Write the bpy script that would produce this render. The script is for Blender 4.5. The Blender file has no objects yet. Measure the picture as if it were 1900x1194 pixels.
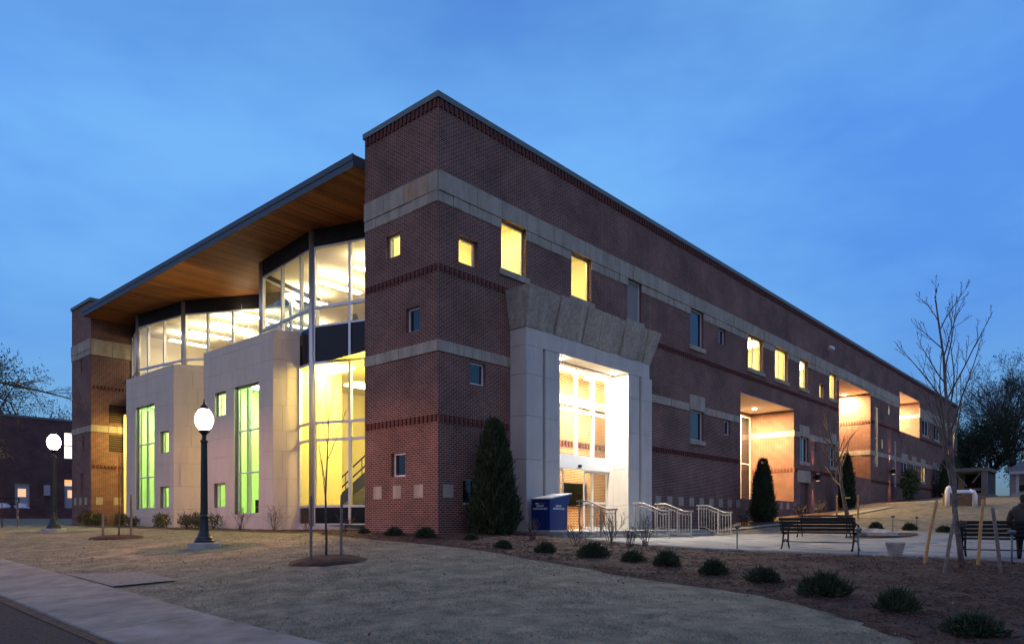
import bpy, math, random
import numpy as np
from mathutils import Vector, Matrix, geometry as mgeo

scene = bpy.context.scene
COL = scene.collection
PI = math.pi

# ------------------------------------------------------------------ camera
cam_d = bpy.data.cameras.new('camera')
cam = bpy.data.objects.new('camera', cam_d)
COL.objects.link(cam)
cam.location = (-14.72, -16.17, 0.40)
cam.rotation_euler = (math.radians(90), 0, math.radians(41.79 - 90))
cam_d.sensor_width = 36.0
cam_d.lens = 36.0 * 1327 / 1900
cam_d.shift_y = (968 - 597) / 1900
cam_d.clip_end = 3000
scene.camera = cam

# ------------------------------------------------------------------ world: dusk sky
world = bpy.data.worlds.new('World')
scene.world = world
world.use_nodes = True
wn, wl = world.node_tree.nodes, world.node_tree.links
wn.clear()
w_out = wn.new('ShaderNodeOutputWorld')
w_bg = wn.new('ShaderNodeBackground')
sky = wn.new('ShaderNodeTexSky')
sky.sky_type = 'NISHITA'
sky.sun_disc = False
sky.sun_elevation = math.radians(6.0)
sky.sun_rotation = math.radians(244)
sky.altitude = 200
sky.air_density = 1.0
sky.dust_density = 0.3
sky.ozone_density = 4.0
w_tc = wn.new('ShaderNodeTexCoord')
w_map = wn.new('ShaderNodeMapping')
w_map.inputs['Scale'].default_value = (1.0, 1.0, 2.6)
w_map.inputs['Location'].default_value = (0.0, 2.3, 1.1)
w_noise = wn.new('ShaderNodeTexNoise')
w_noise.inputs['Scale'].default_value = 1.5
w_noise.inputs['Detail'].default_value = 5.0
w_noise.inputs['Roughness'].default_value = 0.58
w_ramp = wn.new('ShaderNodeValToRGB')
w_ramp.color_ramp.elements[0].position = 0.36
w_ramp.color_ramp.elements[0].color = (0.80, 0.84, 1.02, 1)
w_ramp.color_ramp.elements[1].position = 0.65
w_ramp.color_ramp.elements[1].color = (1.42, 1.30, 1.16, 1)
w_mul = wn.new('ShaderNodeMix')
w_mul.data_type = 'RGBA'
w_mul.blend_type = 'MULTIPLY'
w_mul.inputs['Factor'].default_value = 1.0
wl.new(w_tc.outputs['Generated'], w_map.inputs['Vector'])
wl.new(w_map.outputs['Vector'], w_noise.inputs['Vector'])
wl.new(w_noise.outputs['Fac'], w_ramp.inputs['Fac'])
wl.new(sky.outputs['Color'], w_mul.inputs['A'])
# thin overcast: the sky colour depends on height alone, the same all the way round
w_s0 = wn.new('ShaderNodeSeparateXYZ')
w_sq = wn.new('ShaderNodeMath')
w_sq.operation = 'MULTIPLY'
w_om = wn.new('ShaderNodeMath')
w_om.operation = 'SUBTRACT'
w_om.inputs[0].default_value = 1.0
w_rt = wn.new('ShaderNodeMath')
w_rt.operation = 'SQRT'
w_cx = wn.new('ShaderNodeMath')
w_cx.operation = 'MULTIPLY'
w_cx.inputs[1].default_value = 0.438
w_cy = wn.new('ShaderNodeMath')
w_cy.operation = 'MULTIPLY'
w_cy.inputs[1].default_value = -0.899
w_cmb = wn.new('ShaderNodeCombineXYZ')
wl.new(w_tc.outputs['Generated'], w_s0.inputs['Vector'])
wl.new(w_s0.outputs['Z'], w_sq.inputs[0])
wl.new(w_s0.outputs['Z'], w_sq.inputs[1])
wl.new(w_sq.outputs[0], w_om.inputs[1])
wl.new(w_om.outputs[0], w_rt.inputs[0])
wl.new(w_rt.outputs[0], w_cx.inputs[0])
wl.new(w_rt.outputs[0], w_cy.inputs[0])
wl.new(w_cx.outputs[0], w_cmb.inputs['X'])
wl.new(w_cy.outputs[0], w_cmb.inputs['Y'])
wl.new(w_s0.outputs['Z'], w_cmb.inputs['Z'])
wl.new(w_cmb.outputs['Vector'], sky.inputs['Vector'])
wl.new(w_ramp.outputs['Color'], w_mul.inputs['B'])
# thin cloud veil: evens out the bright horizon band all the way round
w_sep = wn.new('ShaderNodeSeparateXYZ')
w_mr = wn.new('ShaderNodeValToRGB')
w_mr.color_ramp.elements[0].position = 0.0
w_mr.color_ramp.elements[0].color = (0.15, 0.205, 0.38, 1)
w_mr.color_ramp.elements[1].position = 0.46
w_mr.color_ramp.elements[1].color = (1.12, 1.12, 1.15, 1)
w_mul2 = wn.new('ShaderNodeMix')
w_mul2.data_type = 'RGBA'
w_mul2.blend_type = 'MULTIPLY'
w_mul2.inputs['Factor'].default_value = 1.0
wl.new(w_tc.outputs['Generated'], w_sep.inputs['Vector'])
wl.new(w_sep.outputs['Z'], w_mr.inputs['Fac'])
wl.new(w_mul.outputs['Result'], w_mul2.inputs['A'])
wl.new(w_mr.outputs['Color'], w_mul2.inputs['B'])
wl.new(w_mul2.outputs['Result'], w_bg.inputs['Color'])
w_bg.inputs['Strength'].default_value = 0.15
wl.new(w_bg.outputs['Background'], w_out.inputs['Surface'])

# last glow of the sun, almost gone
sun_d = bpy.data.lights.new('sun', 'SUN')
sun_d.energy = 0.27
sun_d.angle = math.radians(120)
sun_d.color = (1.0, 0.56, 0.34)
sun = bpy.data.objects.new('sun', sun_d)
COL.objects.link(sun)
sun.rotation_euler = (math.radians(65), 0, math.radians(-64))

scene.view_settings.view_transform = 'Standard'
scene.view_settings.look = 'None'
scene.view_settings.exposure = 1.65
scene.view_settings.gamma = 1.0
scene.render.engine = 'CYCLES'
scene.cycles.use_denoising = True
scene.cycles.filter_width = 1.4
scene.cycles.max_bounces = 8
scene.cycles.diffuse_bounces = 5
scene.cycles.transparent_max_bounces = 16
scene.cycles.sample_clamp_indirect = 6.0
scene.cycles.caustics_reflective = False
scene.cycles.caustics_refractive = False

# ------------------------------------------------------------------ materials
ordn = ['first', 'second', 'third', 'fourth', 'fifth', 'sixth', 'seventh', 'eighth', 'ninth', 'tenth']
MATS = {}


def new_mat(name):
    m = bpy.data.materials.new(name)
    m.use_nodes = True
    nt = m.node_tree
    b = nt.nodes['Principled BSDF']
    MATS[name] = m
    return m, nt, b


def lin(c):
    return (c[0], c[1], c[2], 1)


def noise_mat(name, c1, c2, scale=6.0, rough=0.8, bump=0.0, bscale=None, detail=6, metal=0.0, island=0.0, spec=0.3, coord='Object', streak=0.0):
    m, nt, b = new_mat(name)
    n, l = nt.nodes, nt.links
    tc = n.new('ShaderNodeTexCoord')
    ns = n.new('ShaderNodeTexNoise')
    ns.inputs['Scale'].default_value = scale
    ns.inputs['Detail'].default_value = detail
    ns.inputs['Roughness'].default_value = 0.6
    l.new(tc.outputs[coord], ns.inputs['Vector'])
    fac = ns.outputs['Fac']
    if island > 0:
        g = n.new('ShaderNodeNewGeometry')
        mx = n.new('ShaderNodeMix')
        mx.inputs['Factor'].default_value = island
        l.new(fac, mx.inputs['A'])
        l.new(g.outputs['Random Per Island'], mx.inputs['B'])
        fac = mx.outputs['Result']
    rp = n.new('ShaderNodeValToRGB')
    rp.color_ramp.elements[0].position = 0.32 if island == 0 else 0.1
    rp.color_ramp.elements[1].position = 0.68 if island == 0 else 0.9
    rp.color_ramp.elements[0].color = lin(c1)
    rp.color_ramp.elements[1].color = lin(c2)
    l.new(fac, rp.inputs['Fac'])
    col = rp.outputs['Color']
    if streak > 0:
        mp = n.new('ShaderNodeMapping')
        mp.inputs['Scale'].default_value = (2.2, 2.2, 0.5)
        l.new(tc.outputs[coord], mp.inputs['Vector'])
        n3 = n.new('ShaderNodeTexNoise')
        n3.inputs['Scale'].default_value = 1.0
        n3.inputs['Detail'].default_value = 8
        n3.inputs['Roughness'].default_value = 0.7
        l.new(mp.outputs['Vector'], n3.inputs['Vector'])
        mr = n.new('ShaderNodeMapRange')
        mr.inputs['From Min'].default_value = 0.35
        mr.inputs['From Max'].default_value = 0.6
        mr.inputs['To Min'].default_value = 1.0 - streak
        mr.inputs['To Max'].default_value = 1.03
        l.new(n3.outputs['Fac'], mr.inputs['Value'])
        mm = n.new('ShaderNodeMix')
        mm.data_type = 'RGBA'
        mm.blend_type = 'MULTIPLY'
        mm.inputs['Factor'].default_value = 1
        l.new(col, mm.inputs['A'])
        l.new(mr.outputs['Result'], mm.inputs['B'])
        col = mm.outputs['Result']
    l.new(col, b.inputs['Base Color'])
    b.inputs['Roughness'].default_value = rough
    b.inputs['Metallic'].default_value = metal
    b.inputs['Specular IOR Level'].default_value = spec
    if bump > 0:
        n2 = n.new('ShaderNodeTexNoise')
        n2.inputs['Scale'].default_value = bscale or scale * 6
        n2.inputs['Detail'].default_value = 5
        l.new(tc.outputs[coord], n2.inputs['Vector'])
        bp = n.new('ShaderNodeBump')
        bp.inputs['Strength'].default_value = bump
        bp.inputs['Distance'].default_value = 0.02
        l.new(n2.outputs['Fac'], bp.inputs['Height'])
        l.new(bp.outputs['Normal'], b.inputs['Normal'])
    return m


def brick_mat(name, c1, c2, mortar, msize=0.0105):
    m, nt, b = new_mat(name)
    n, l = nt.nodes, nt.links
    uv = n.new('ShaderNodeUVMap')
    bt = n.new('ShaderNodeTexBrick')
    bt.inputs['Scale'].default_value = 1.0
    bt.inputs['Brick Width'].default_value = 0.2032
    bt.inputs['Row Height'].default_value = 0.0677
    bt.inputs['Mortar Size'].default_value = msize
    bt.inputs['Mortar Smooth'].default_value = 0.4
    bt.inputs['Color1'].default_value = lin(c1)
    bt.inputs['Color2'].default_value = lin(c2)
    bt.inputs['Mortar'].default_value = lin(mortar)
    l.new(uv.outputs['UV'], bt.inputs['Vector'])
    ns = n.new('ShaderNodeTexNoise')
    ns.inputs['Scale'].default_value = 0.55
    ns.inputs['Detail'].default_value = 7
    ns.inputs['Roughness'].default_value = 0.65
    l.new(uv.outputs['UV'], ns.inputs['Vector'])
    rp = n.new('ShaderNodeMapRange')
    rp.inputs['From Min'].default_value = 0.25
    rp.inputs['From Max'].default_value = 0.75
    rp.inputs['To Min'].default_value = 0.55
    rp.inputs['To Max'].default_value = 1.42
    l.new(ns.outputs['Fac'], rp.inputs['Value'])
    mx = n.new('ShaderNodeMix')
    mx.data_type = 'RGBA'
    mx.blend_type = 'MULTIPLY'
    mx.inputs['Factor'].default_value = 1
    l.new(bt.outputs['Color'], mx.inputs['A'])
    l.new(rp.outputs['Result'], mx.inputs['B'])
    l.new(mx.outputs['Result'], b.inputs['Base Color'])
    b.inputs['Roughness'].default_value = 0.85
    b.inputs['Specular IOR Level'].default_value = 0.25
    iv = n.new('ShaderNodeMath')
    iv.operation = 'SUBTRACT'
    iv.inputs[0].default_value = 1
    l.new(bt.outputs['Fac'], iv.inputs[1])
    bp = n.new('ShaderNodeBump')
    bp.inputs['Strength'].default_value = 0.6
    bp.inputs['Distance'].default_value = 0.01
    l.new(iv.outputs[0], bp.inputs['Height'])
    l.new(bp.outputs['Normal'], b.inputs['Normal'])
    return m


def plain(name, c, rough=0.5, metal=0.0, spec=0.5):
    m, nt, b = new_mat(name)
    b.inputs['Base Color'].default_value = lin(c)
    b.inputs['Roughness'].default_value = rough
    b.inputs['Metallic'].default_value = metal
    b.inputs['Specular IOR Level'].default_value = spec
    return m


def emit(name, c, s):
    m, nt, b = new_mat(name)
    b.inputs['Base Color'].default_value = lin((0.8, 0.8, 0.8))
    b.inputs['Emission Color'].default_value = lin(c)
    b.inputs['Emission Strength'].default_value = s
    return m


def glass_mat(name, tint=(1, 1, 1), ior=1.5, extra=0.0):
    m = bpy.data.materials.new(name)
    m.use_nodes = True
    nt = m.node_tree
    n, l = nt.nodes, nt.links
    n.clear()
    o = n.new('ShaderNodeOutputMaterial')
    tr = n.new('ShaderNodeBsdfTransparent')
    tr.inputs['Color'].default_value = lin(tint)
    gl = n.new('ShaderNodeBsdfGlossy')
    gl.inputs['Roughness'].default_value = 0.01
    fr = n.new('ShaderNodeFresnel')
    ge = n.new('ShaderNodeNewGeometry')
    io = n.new('ShaderNodeMapRange')
    io.inputs['To Min'].default_value = ior
    io.inputs['To Max'].default_value = 1.0 / ior
    l.new(ge.outputs['Backfacing'], io.inputs['Value'])
    l.new(io.outputs['Result'], fr.inputs['IOR'])
    mx = n.new('ShaderNodeMixShader')
    l.new(fr.outputs['Fac'], mx.inputs['Fac'])
    l.new(tr.outputs['BSDF'], mx.inputs[1])
    l.new(gl.outputs['BSDF'], mx.inputs[2])
    l.new(mx.outputs['Shader'], o.inputs['Surface'])
    MATS[name] = m
    return m


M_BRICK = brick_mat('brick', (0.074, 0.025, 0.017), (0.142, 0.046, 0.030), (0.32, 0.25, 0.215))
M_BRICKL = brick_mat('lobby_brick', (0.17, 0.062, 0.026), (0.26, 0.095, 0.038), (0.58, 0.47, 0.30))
M_BRICK2 = brick_mat('brick_far', (0.085, 0.036, 0.034), (0.12, 0.05, 0.045), (0.12, 0.09, 0.09))
M_RED = noise_mat('red_brick', (0.070, 0.022, 0.018), (0.125, 0.036, 0.028), 9, 0.8, island=0.6)
M_STONE = noise_mat('band_stone', (0.27, 0.24, 0.185), (0.47, 0.425, 0.345), 2.2, 0.9, 0.6, 22, island=0.3, detail=10, streak=0.3)
M_ROUGH = noise_mat('rough_stone', (0.27, 0.245, 0.205), (0.45, 0.41, 0.345), 9, 0.95, 1.0, 28, detail=9, streak=0.3)
M_LIME = noise_mat('limestone', (0.53, 0.46, 0.37), (0.65, 0.57, 0.465), 0.8, 0.85, 0.15, 30, island=0.4, streak=0.08)
M_CAST = noise_mat('cast_stone', (0.43, 0.415, 0.38), (0.55, 0.53, 0.485), 0.9, 0.8, 0.12, 24, island=0.35, streak=0.12)
M_STAIN = noise_mat('stained_stone', (0.36, 0.31, 0.24), (0.40, 0.235, 0.11), 1.3, 0.9, 0.6, 22, detail=5, streak=0.3)
M_JOINT = plain('joint', (0.16, 0.15, 0.14), 0.9)
M_ALU = plain('aluminium', (0.55, 0.56, 0.57), 0.38, 0.6)
M_WHITEFR = plain('white_frame', (0.62, 0.63, 0.63), 0.45, 0.2)
M_COPE = plain('coping_metal', (0.12, 0.14, 0.135), 0.55, 0.2)
M_FASCIA = plain('fascia_metal', (0.055, 0.068, 0.085), 0.6, 0.2)
M_DARK = noise_mat('dark_panel', (0.014, 0.014, 0.017), (0.026, 0.026, 0.03), 2, 0.6, metal=0.2)
M_WOOD = noise_mat('soffit_wood', (0.125, 0.046, 0.016), (0.31, 0.125, 0.042), 3.0, 0.6, island=0.7)
M_GLASS = glass_mat('glass', (0.93, 0.96, 0.93))
M_DGLASS = plain('dark_glass', (0.012, 0.016, 0.024), 0.06, 0.0, 0.7)
M_SPAN = plain('spandrel_glass', (0.006, 0.009, 0.015), 0.12, 0.0, 0.22)
M_CREAM = plain('cream_paint', (0.82, 0.74, 0.58), 0.8)
M_YELLOW = plain('yellow_paint', (0.80, 0.72, 0.42), 0.8)
M_GREEN = plain('green_paint', (0.62, 0.75, 0.46), 0.8)
M_ATRPAINT = plain('atrium_paint', (0.50, 0.45, 0.23), 0.8)
M_CARPET = noise_mat('carpet', (0.16, 0.12, 0.08), (0.22, 0.17, 0.11), 20, 0.95)
M_BLIND = plain('blind_cream', (0.76, 0.68, 0.48), 0.9)
M_SHADE = plain('blind_grey', (0.22, 0.22, 0.2), 0.8)
E_ROOM = emit('lamp_room', (1.0, 0.80, 0.50), 9.5)
E_ATRIUM = emit('lamp_atrium', (1.0, 0.82, 0.40), 5)
E_GREEN = emit('lamp_green', (0.86, 1.0, 0.44), 17)
E_OFFICE = emit('lamp_office', (1.0, 0.80, 0.38), 9)
E_LOBBY = emit('lamp_lobby', (1.0, 0.66, 0.28), 26)
E_BAYLAMP = emit('lamp_bay', (1.0, 0.72, 0.20), 34)
E_FILL = emit('lamp_fill', (1.0, 0.70, 0.17), 150)  # for lamps added to throw yellow light on the stone box sides
E_ORANGE = emit('orange_glow', (1.0, 0.42, 0.10), 0.35)
E_LENS = emit('lamp_lens', (1.0, 0.93, 0.80), 60)
E_LENSW = emit('lamp_lens_warm', (1.0, 0.74, 0.42), 40)
E_SCON = emit('sconce_lens', (1.0, 0.6, 0.4), 0.8)
E_WHITE = emit('lit_panel', (1.0, 0.86, 0.62), 0.55)
M_CONC = noise_mat('concrete', (0.125, 0.122, 0.108), (0.27, 0.258, 0.225), 1.6, 0.85, 0.35, 70, detail=14)
M_CONC2 = noise_mat('plaza_concrete', (0.165, 0.172, 0.165), (0.235, 0.24, 0.23), 0.7, 0.85, 0.2, 60, detail=9)
M_CURB = noise_mat('curb_concrete', (0.28, 0.27, 0.25), (0.38, 0.37, 0.35), 3, 0.9, 0.3, 40)
M_CURBD = noise_mat('dark_concrete', (0.10, 0.105, 0.10), (0.16, 0.165, 0.155), 3, 0.9, 0.3, 40)
M_EDGE = noise_mat('soil_edge', (0.05, 0.036, 0.024), (0.12, 0.085, 0.052), 9, 0.95, 0.8, 40)
M_GRAVEL = noise_mat('gravel', (0.018, 0.016, 0.014), (0.075, 0.066, 0.058), 30, 0.95, 1.0, 70)
M_LAWN = noise_mat('dormant_lawn', (0.092, 0.094, 0.066), (0.265, 0.24, 0.165), 2.2, 0.95, 1.0, 60, detail=14)
M_BLADE = noise_mat('grass_blade', (0.088, 0.100, 0.066), (0.36, 0.315, 0.215), 1.1, 0.9, island=0.6, detail=10)
M_SOD = noise_mat('patch_aggregate', (0.12, 0.112, 0.10), (0.30, 0.28, 0.25), 26, 0.95, 0.9, 60)
M_MULCH = noise_mat('mulch', (0.032, 0.018, 0.013), (0.080, 0.045, 0.032), 3, 0.95, 1.0, 30, detail=12)
M_STRAW = noise_mat('straw', (0.030, 0.017, 0.012), (0.155, 0.092, 0.064), 0.9, 0.95, island=0.75)
M_BARK = noise_mat('bark', (0.060, 0.052, 0.047), (0.15, 0.135, 0.122), 8, 0.9, 0.6, 40)
M_BARKD = noise_mat('dark_bark', (0.030, 0.026, 0.024), (0.075, 0.066, 0.060), 8, 0.9)
M_TWIG = noise_mat('twig', (0.05, 0.032, 0.028), (0.11, 0.075, 0.062), 8, 0.9)
M_JUNI = noise_mat('juniper', (0.010, 0.022, 0.010), (0.035, 0.060, 0.024), 2, 0.8, island=0.7)
M_YEW = noise_mat('yew_leaf', (0.012, 0.026, 0.012), (0.045, 0.070, 0.032), 2, 0.7, island=0.7)
M_SHRUB = noise_mat('shrub_leaf', (0.035, 0.05, 0.02), (0.10, 0.11, 0.045), 2, 0.7, island=0.7)
M_GLEAF = noise_mat('green_leaf', (0.03, 0.06, 0.02), (0.10, 0.15, 0.05), 2, 0.6, island=0.7)
M_LEAFD = noise_mat('dry_leaf', (0.022, 0.026, 0.020), (0.060, 0.062, 0.042), 2, 0.8, island=0.7)
M_DRYLEAF = noise_mat('fallen_leaf', (0.08, 0.05, 0.03), (0.30, 0.22, 0.13), 2, 0.8, island=0.8)
M_BLACK = plain('black_paint', (0.009, 0.010, 0.011), 0.6, 0.0, 0.2)
M_POST = plain('lamp_post_paint', (0.010, 0.016, 0.018), 0.35, 0.3)
M_RAIL = plain('rail_paint', (0.26, 0.25, 0.23), 0.5, 0.2)
M_STAKE = noise_mat('stake_wood', (0.34, 0.19, 0.075), (0.50, 0.30, 0.13), 12, 0.8)
M_STAKEG = noise_mat('stake_grey', (0.10, 0.09, 0.08), (0.20, 0.175, 0.15), 12, 0.85)
M_BLUE = plain('blue_enamel', (0.010, 0.028, 0.14), 0.35)
M_WHITE = plain('white_print', (0.75, 0.77, 0.80), 0.5)
M_BOULDER = noise_mat('boulder', (0.22, 0.21, 0.19), (0.36, 0.34, 0.31), 5, 0.95, 0.8, 20)
M_PIPE = plain('white_pipe', (0.75, 0.76, 0.80), 0.4)
M_WALLB = noise_mat('box_brown', (0.16, 0.10, 0.06), (0.23, 0.15, 0.09), 3, 0.9)
M_HOUSE = plain('house_paint', (0.36, 0.37, 0.40), 0.7)
M_ROOFH = noise_mat('house_roof', (0.10, 0.10, 0.11), (0.16, 0.155, 0.16), 5, 0.9)
M_DOORG = plain('door_grey', (0.33, 0.35, 0.37), 0.6)
M_SKIN = plain('skin', (0.45, 0.28, 0.20), 0.6)
M_JACKET = noise_mat('jacket', (0.030, 0.028, 0.026), (0.055, 0.050, 0.045), 6, 0.95)
M_JEANS = noise_mat('trousers', (0.020, 0.022, 0.03), (0.035, 0.038, 0.05), 8, 0.95)
M_HAIR = noise_mat('hair', (0.02, 0.015, 0.012), (0.04, 0.03, 0.022), 30, 0.7)
M_DESK = plain('desk_wood', (0.42, 0.13, 0.055), 0.5)
M_GREY = plain('grey_laminate', (0.20, 0.21, 0.18), 0.6)
M_CHAIR = plain('olive_fabric', (0.22, 0.19, 0.07), 0.9)
M_SCREEN = plain('black_screen', (0.008, 0.010, 0.008), 0.12)
M_TARP = noise_mat('white_bag', (0.45, 0.45, 0.47), (0.62, 0.62, 0.64), 4, 0.7)
M_TAPE = plain('yellow_tie', (0.45, 0.42, 0.10), 0.6)
M_REDDOOR = plain('dark_red_door', (0.09, 0.028, 0.026), 0.5)
M_LOUVER = plain('bronze_louver', (0.07, 0.035, 0.025), 0.6)

# globe of the street lamps: glowing, half see-through
_m = bpy.data.materials.new('lamp_globe')
_m.use_nodes = True
_n, _l = _m.node_tree.nodes, _m.node_tree.links
_n.clear()
_o = _n.new('ShaderNodeOutputMaterial')
_t = _n.new('ShaderNodeBsdfTransparent')
_e = _n.new('ShaderNodeEmission')
_e.inputs['Color'].default_value = (1.0, 0.83, 0.66, 1)
_e.inputs['Strength'].default_value = 14.0
_x = _n.new('ShaderNodeMixShader')
_x.inputs['Fac'].default_value = 0.3
_l.new(_t.outputs['BSDF'], _x.inputs[1])
_l.new(_e.outputs['Emission'], _x.inputs[2])
_l.new(_x.outputs['Shader'], _o.inputs['Surface'])
M_GLOBE = _m


# ------------------------------------------------------------------ helpers
def tag(o, label=None, cat=None, group=None, kind=None):
    if label:
        o['label'] = label
    if cat:
        o['category'] = cat
    if group:
        o['group'] = group
    if kind:
        o['kind'] = kind
    return o


def empty(name, loc=(0, 0, 0), rz=0.0, parent=None):
    o = bpy.data.objects.new(name, None)
    o.empty_display_size = 0.2
    COL.objects.link(o)
    o.location = loc
    o.rotation_euler = (0, 0, rz)
    o.parent = parent
    return o


def copy_tree(o, parent=None):
    c = o.copy()
    COL.objects.link(c)
    c.parent = parent
    for ch in list(o.children):
        copy_tree(ch, c)
    return c


class Fr:
    """A facade frame: u runs along the wall, d outward from it, z up."""

    def __init__(self, O, u, n):
        self.O, self.u, self.n = O, u, n

    def p(self, u, d, z):
        return (self.O[0] + u * self.u[0] + d * self.n[0], self.O[1] + u * self.u[1] + d * self.n[1], z)


FW = Fr((0, 0), (1, 0), (0, 1))          # plain world: u = x, d = y
RF = Fr((0, 0), (1, 0), (0, -1))         # long facade
LF = Fr((0, 0), (0, 1), (-1, 0))         # facade with the glass bays


class MB:
    def __init__(self):
        self.v, self.f = [], []

    def quad(self, *pts):
        i = len(self.v)
        self.v += [tuple(p) for p in pts]
        self.f.append(tuple(range(i, i + len(pts))))

    def box(self, fr, u0, u1, d0, d1, z0, z1):
        i = len(self.v)
        for z in (z0, z1):
            for u, d in ((u0, d0), (u1, d0), (u1, d1), (u0, d1)):
                self.v.append(fr.p(u, d, z))
        for q in ((0, 3, 2, 1), (4, 5, 6, 7), (0, 1, 5, 4), (1, 2, 6, 5), (2, 3, 7, 6), (3, 0, 4, 7)):
            self.f.append(tuple(i + k for k in q))
        return self

    def prism(self, poly, z0, z1):
        i, n = len(self.v), len(poly)
        self.v += [(x, y, z0) for x, y in poly] + [(x, y, z1) for x, y in poly]
        self.f.append(tuple(i + k for k in reversed(range(n))))
        self.f.append(tuple(i + n + k for k in range(n)))
        for k in range(n):
            j = (k + 1) % n
            self.f.append((i + k, i + j, i + n + j, i + n + k))
        return self

    def tube(self, pts, radii, sides=6, caps=True):
        pts = [Vector(p) for p in pts]
        if not isinstance(radii, (list, tuple)):
            radii = [radii] * len(pts)
        i0 = len(self.v)
        prev = None
        for k, p in enumerate(pts):
            d = (pts[min(k + 1, len(pts) - 1)] - pts[max(k - 1, 0)])
            d = d.normalized() if d.length > 1e-9 else Vector((0, 0, 1))
            if prev is None:
                a = Vector((1, 0, 0)) if abs(d.x) < 0.8 else Vector((0, 1, 0))
                x = d.cross(a).normalized()
            else:
                x = (prev - d * prev.dot(d))
                x = x.normalized() if x.length > 1e-6 else d.orthogonal().normalized()
            prev = x
            y = d.cross(x)
            for s in range(sides):
                t = 2 * PI * s / sides
                q = p + (x * math.cos(t) + y * math.sin(t)) * radii[k]
                self.v.append((q.x, q.y, q.z))
        for k in range(len(pts) - 1):
            for s in range(sides):
                a, b = i0 + k * sides + s, i0 + k * sides + (s + 1) % sides
                self.f.append((a, b, b + sides, a + sides))
        if caps and sides > 2:
            self.f.append(tuple(i0 + s for s in reversed(range(sides))))
            e = i0 + (len(pts) - 1) * sides
            self.f.append(tuple(e + s for s in range(sides)))
        return self

    def lathe(self, prof, sides=16, c=(0, 0, 0), flute=0.0):
        i0 = len(self.v)
        for r, z in prof:
            for s in range(sides):
                t = 2 * PI * s / sides
                rr = r * (1 - (flute if s % 2 else 0))
                self.v.append((c[0] + rr * math.cos(t), c[1] + rr * math.sin(t), c[2] + z))
        for k in range(len(prof) - 1):
            for s in range(sides):
                a, b = i0 + k * sides + s, i0 + k * sides + (s + 1) % sides
                self.f.append((a, b, b + sides, a + sides))
        self.f.append(tuple(i0 + s for s in reversed(range(sides))))
        e = i0 + (len(prof) - 1) * sides
        self.f.append(tuple(e + s for s in range(sides)))
        return self

    def mesh(self, name, mat, smooth=False, uv=True):
        me = bpy.data.meshes.new(name)
        me.from_pydata(self.v, [], self.f)
        if uv:
            lay = me.uv_layers.new(name='UVMap')
            me.update()
            data = np.zeros(len(me.loops) * 2)
            vs = self.v
            for p in me.polygons:
                n = p.normal
                if abs(n.z) > 0.7:
                    for li in p.loop_indices:
                        x = vs[me.loops[li].vertex_index]
                        data[2 * li], data[2 * li + 1] = x[0], x[1]
                else:
                    h = math.hypot(n.x, n.y)
                    tx, ty = -n.y / h, n.x / h
                    if tx + ty * 1.3 < 0:
                        tx, ty = -tx, -ty
                    for li in p.loop_indices:
                        x = vs[me.loops[li].vertex_index]
                        data[2 * li], data[2 * li + 1] = x[0] * tx + x[1] * ty, x[2]
            lay.data.foreach_set('uv', data)
        if mat:
            me.materials.append(mat)
        if smooth:
            me.polygons.foreach_set('use_smooth', [True] * len(me.polygons))
        me.update()
        return me

    def build(self, name, mat, parent=None, smooth=False, bevel=0.0):
        o = bpy.data.objects.new(name, self.mesh(name, mat, smooth))
        COL.objects.link(o)
        o.parent = parent
        if bevel:
            md = o.modifiers.new('bevel', 'BEVEL')
            md.width = bevel
            md.segments = 2
            md.limit_method = 'ANGLE'
        return o


def part_box(name, mat, parent, fr, u0, u1, d0, d1, z0, z1, bevel=0.0):
    return MB().box(fr, u0, u1, d0, d1, z0, z1).build(name, mat, parent, bevel=bevel)


def sub_rect(rects, hole):
    a0, a1, b0, b1 = hole
    out = []
    for r in rects:
        x0, x1, y0, y1 = r
        if a1 <= x0 or a0 >= x1 or b1 <= y0 or b0 >= y1:
            out.append(r)
            continue
        if a0 > x0:
            out.append((x0, a0, y0, y1))
        if a1 < x1:
            out.append((a1, x1, y0, y1))
        m0, m1 = max(x0, a0), min(x1, a1)
        if b0 > y0:
            out.append((m0, m1, y0, b0))
        if b1 < y1:
            out.append((m0, m1, b1, y1))
    return [r for r in out if r[1] - r[0] > 0.03 and r[3] - r[2] > 0.03]


def wall_mb(mb, fr, u0, u1, z0, z1, holes, depth=0.3, d=0.0):
    us = sorted({u0, u1, *[h[0] for h in holes], *[h[1] for h in holes]})
    zs = sorted({z0, z1, *[h[2] for h in holes], *[h[3] for h in holes]})
    us = [u for u in us if u0 <= u <= u1]
    zs = [z for z in zs if z0 <= z <= z1]
    for a, b in zip(us, us[1:]):
        run = None
        for c, e in zip(zs, zs[1:]):
            mu, mz = (a + b) / 2, (c + e) / 2
            inside = any(h[0] < mu < h[1] and h[2] < mz < h[3] for h in holes)
            if inside:
                if run:
                    mb.quad(fr.p(a, d, run[0]), fr.p(b, d, run[0]), fr.p(b, d, run[1]), fr.p(a, d, run[1]))
                run = None
            else:
                run = (run[0], e) if run else (c, e)
        if run:
            mb.quad(fr.p(a, d, run[0]), fr.p(b, d, run[0]), fr.p(b, d, run[1]), fr.p(a, d, run[1]))
    for h in holes:
        a, b, c, e = h[:4]
        dd = h[4] if len(h) > 4 else depth
        if dd <= 0:
            continue
        mb.quad(fr.p(a, d, c), fr.p(a, d - dd, c), fr.p(a, d - dd, e), fr.p(a, d, e))
        mb.quad(fr.p(b, d, c), fr.p(b, d, e), fr.p(b, d - dd, e), fr.p(b, d - dd, c))
        mb.quad(fr.p(a, d, e), fr.p(a, d - dd, e), fr.p(b, d - dd, e), fr.p(b, d, e))
        mb.quad(fr.p(a, d, c), fr.p(b, d, c), fr.p(b, d - dd, c), fr.p(a, d - dd, c))


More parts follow.
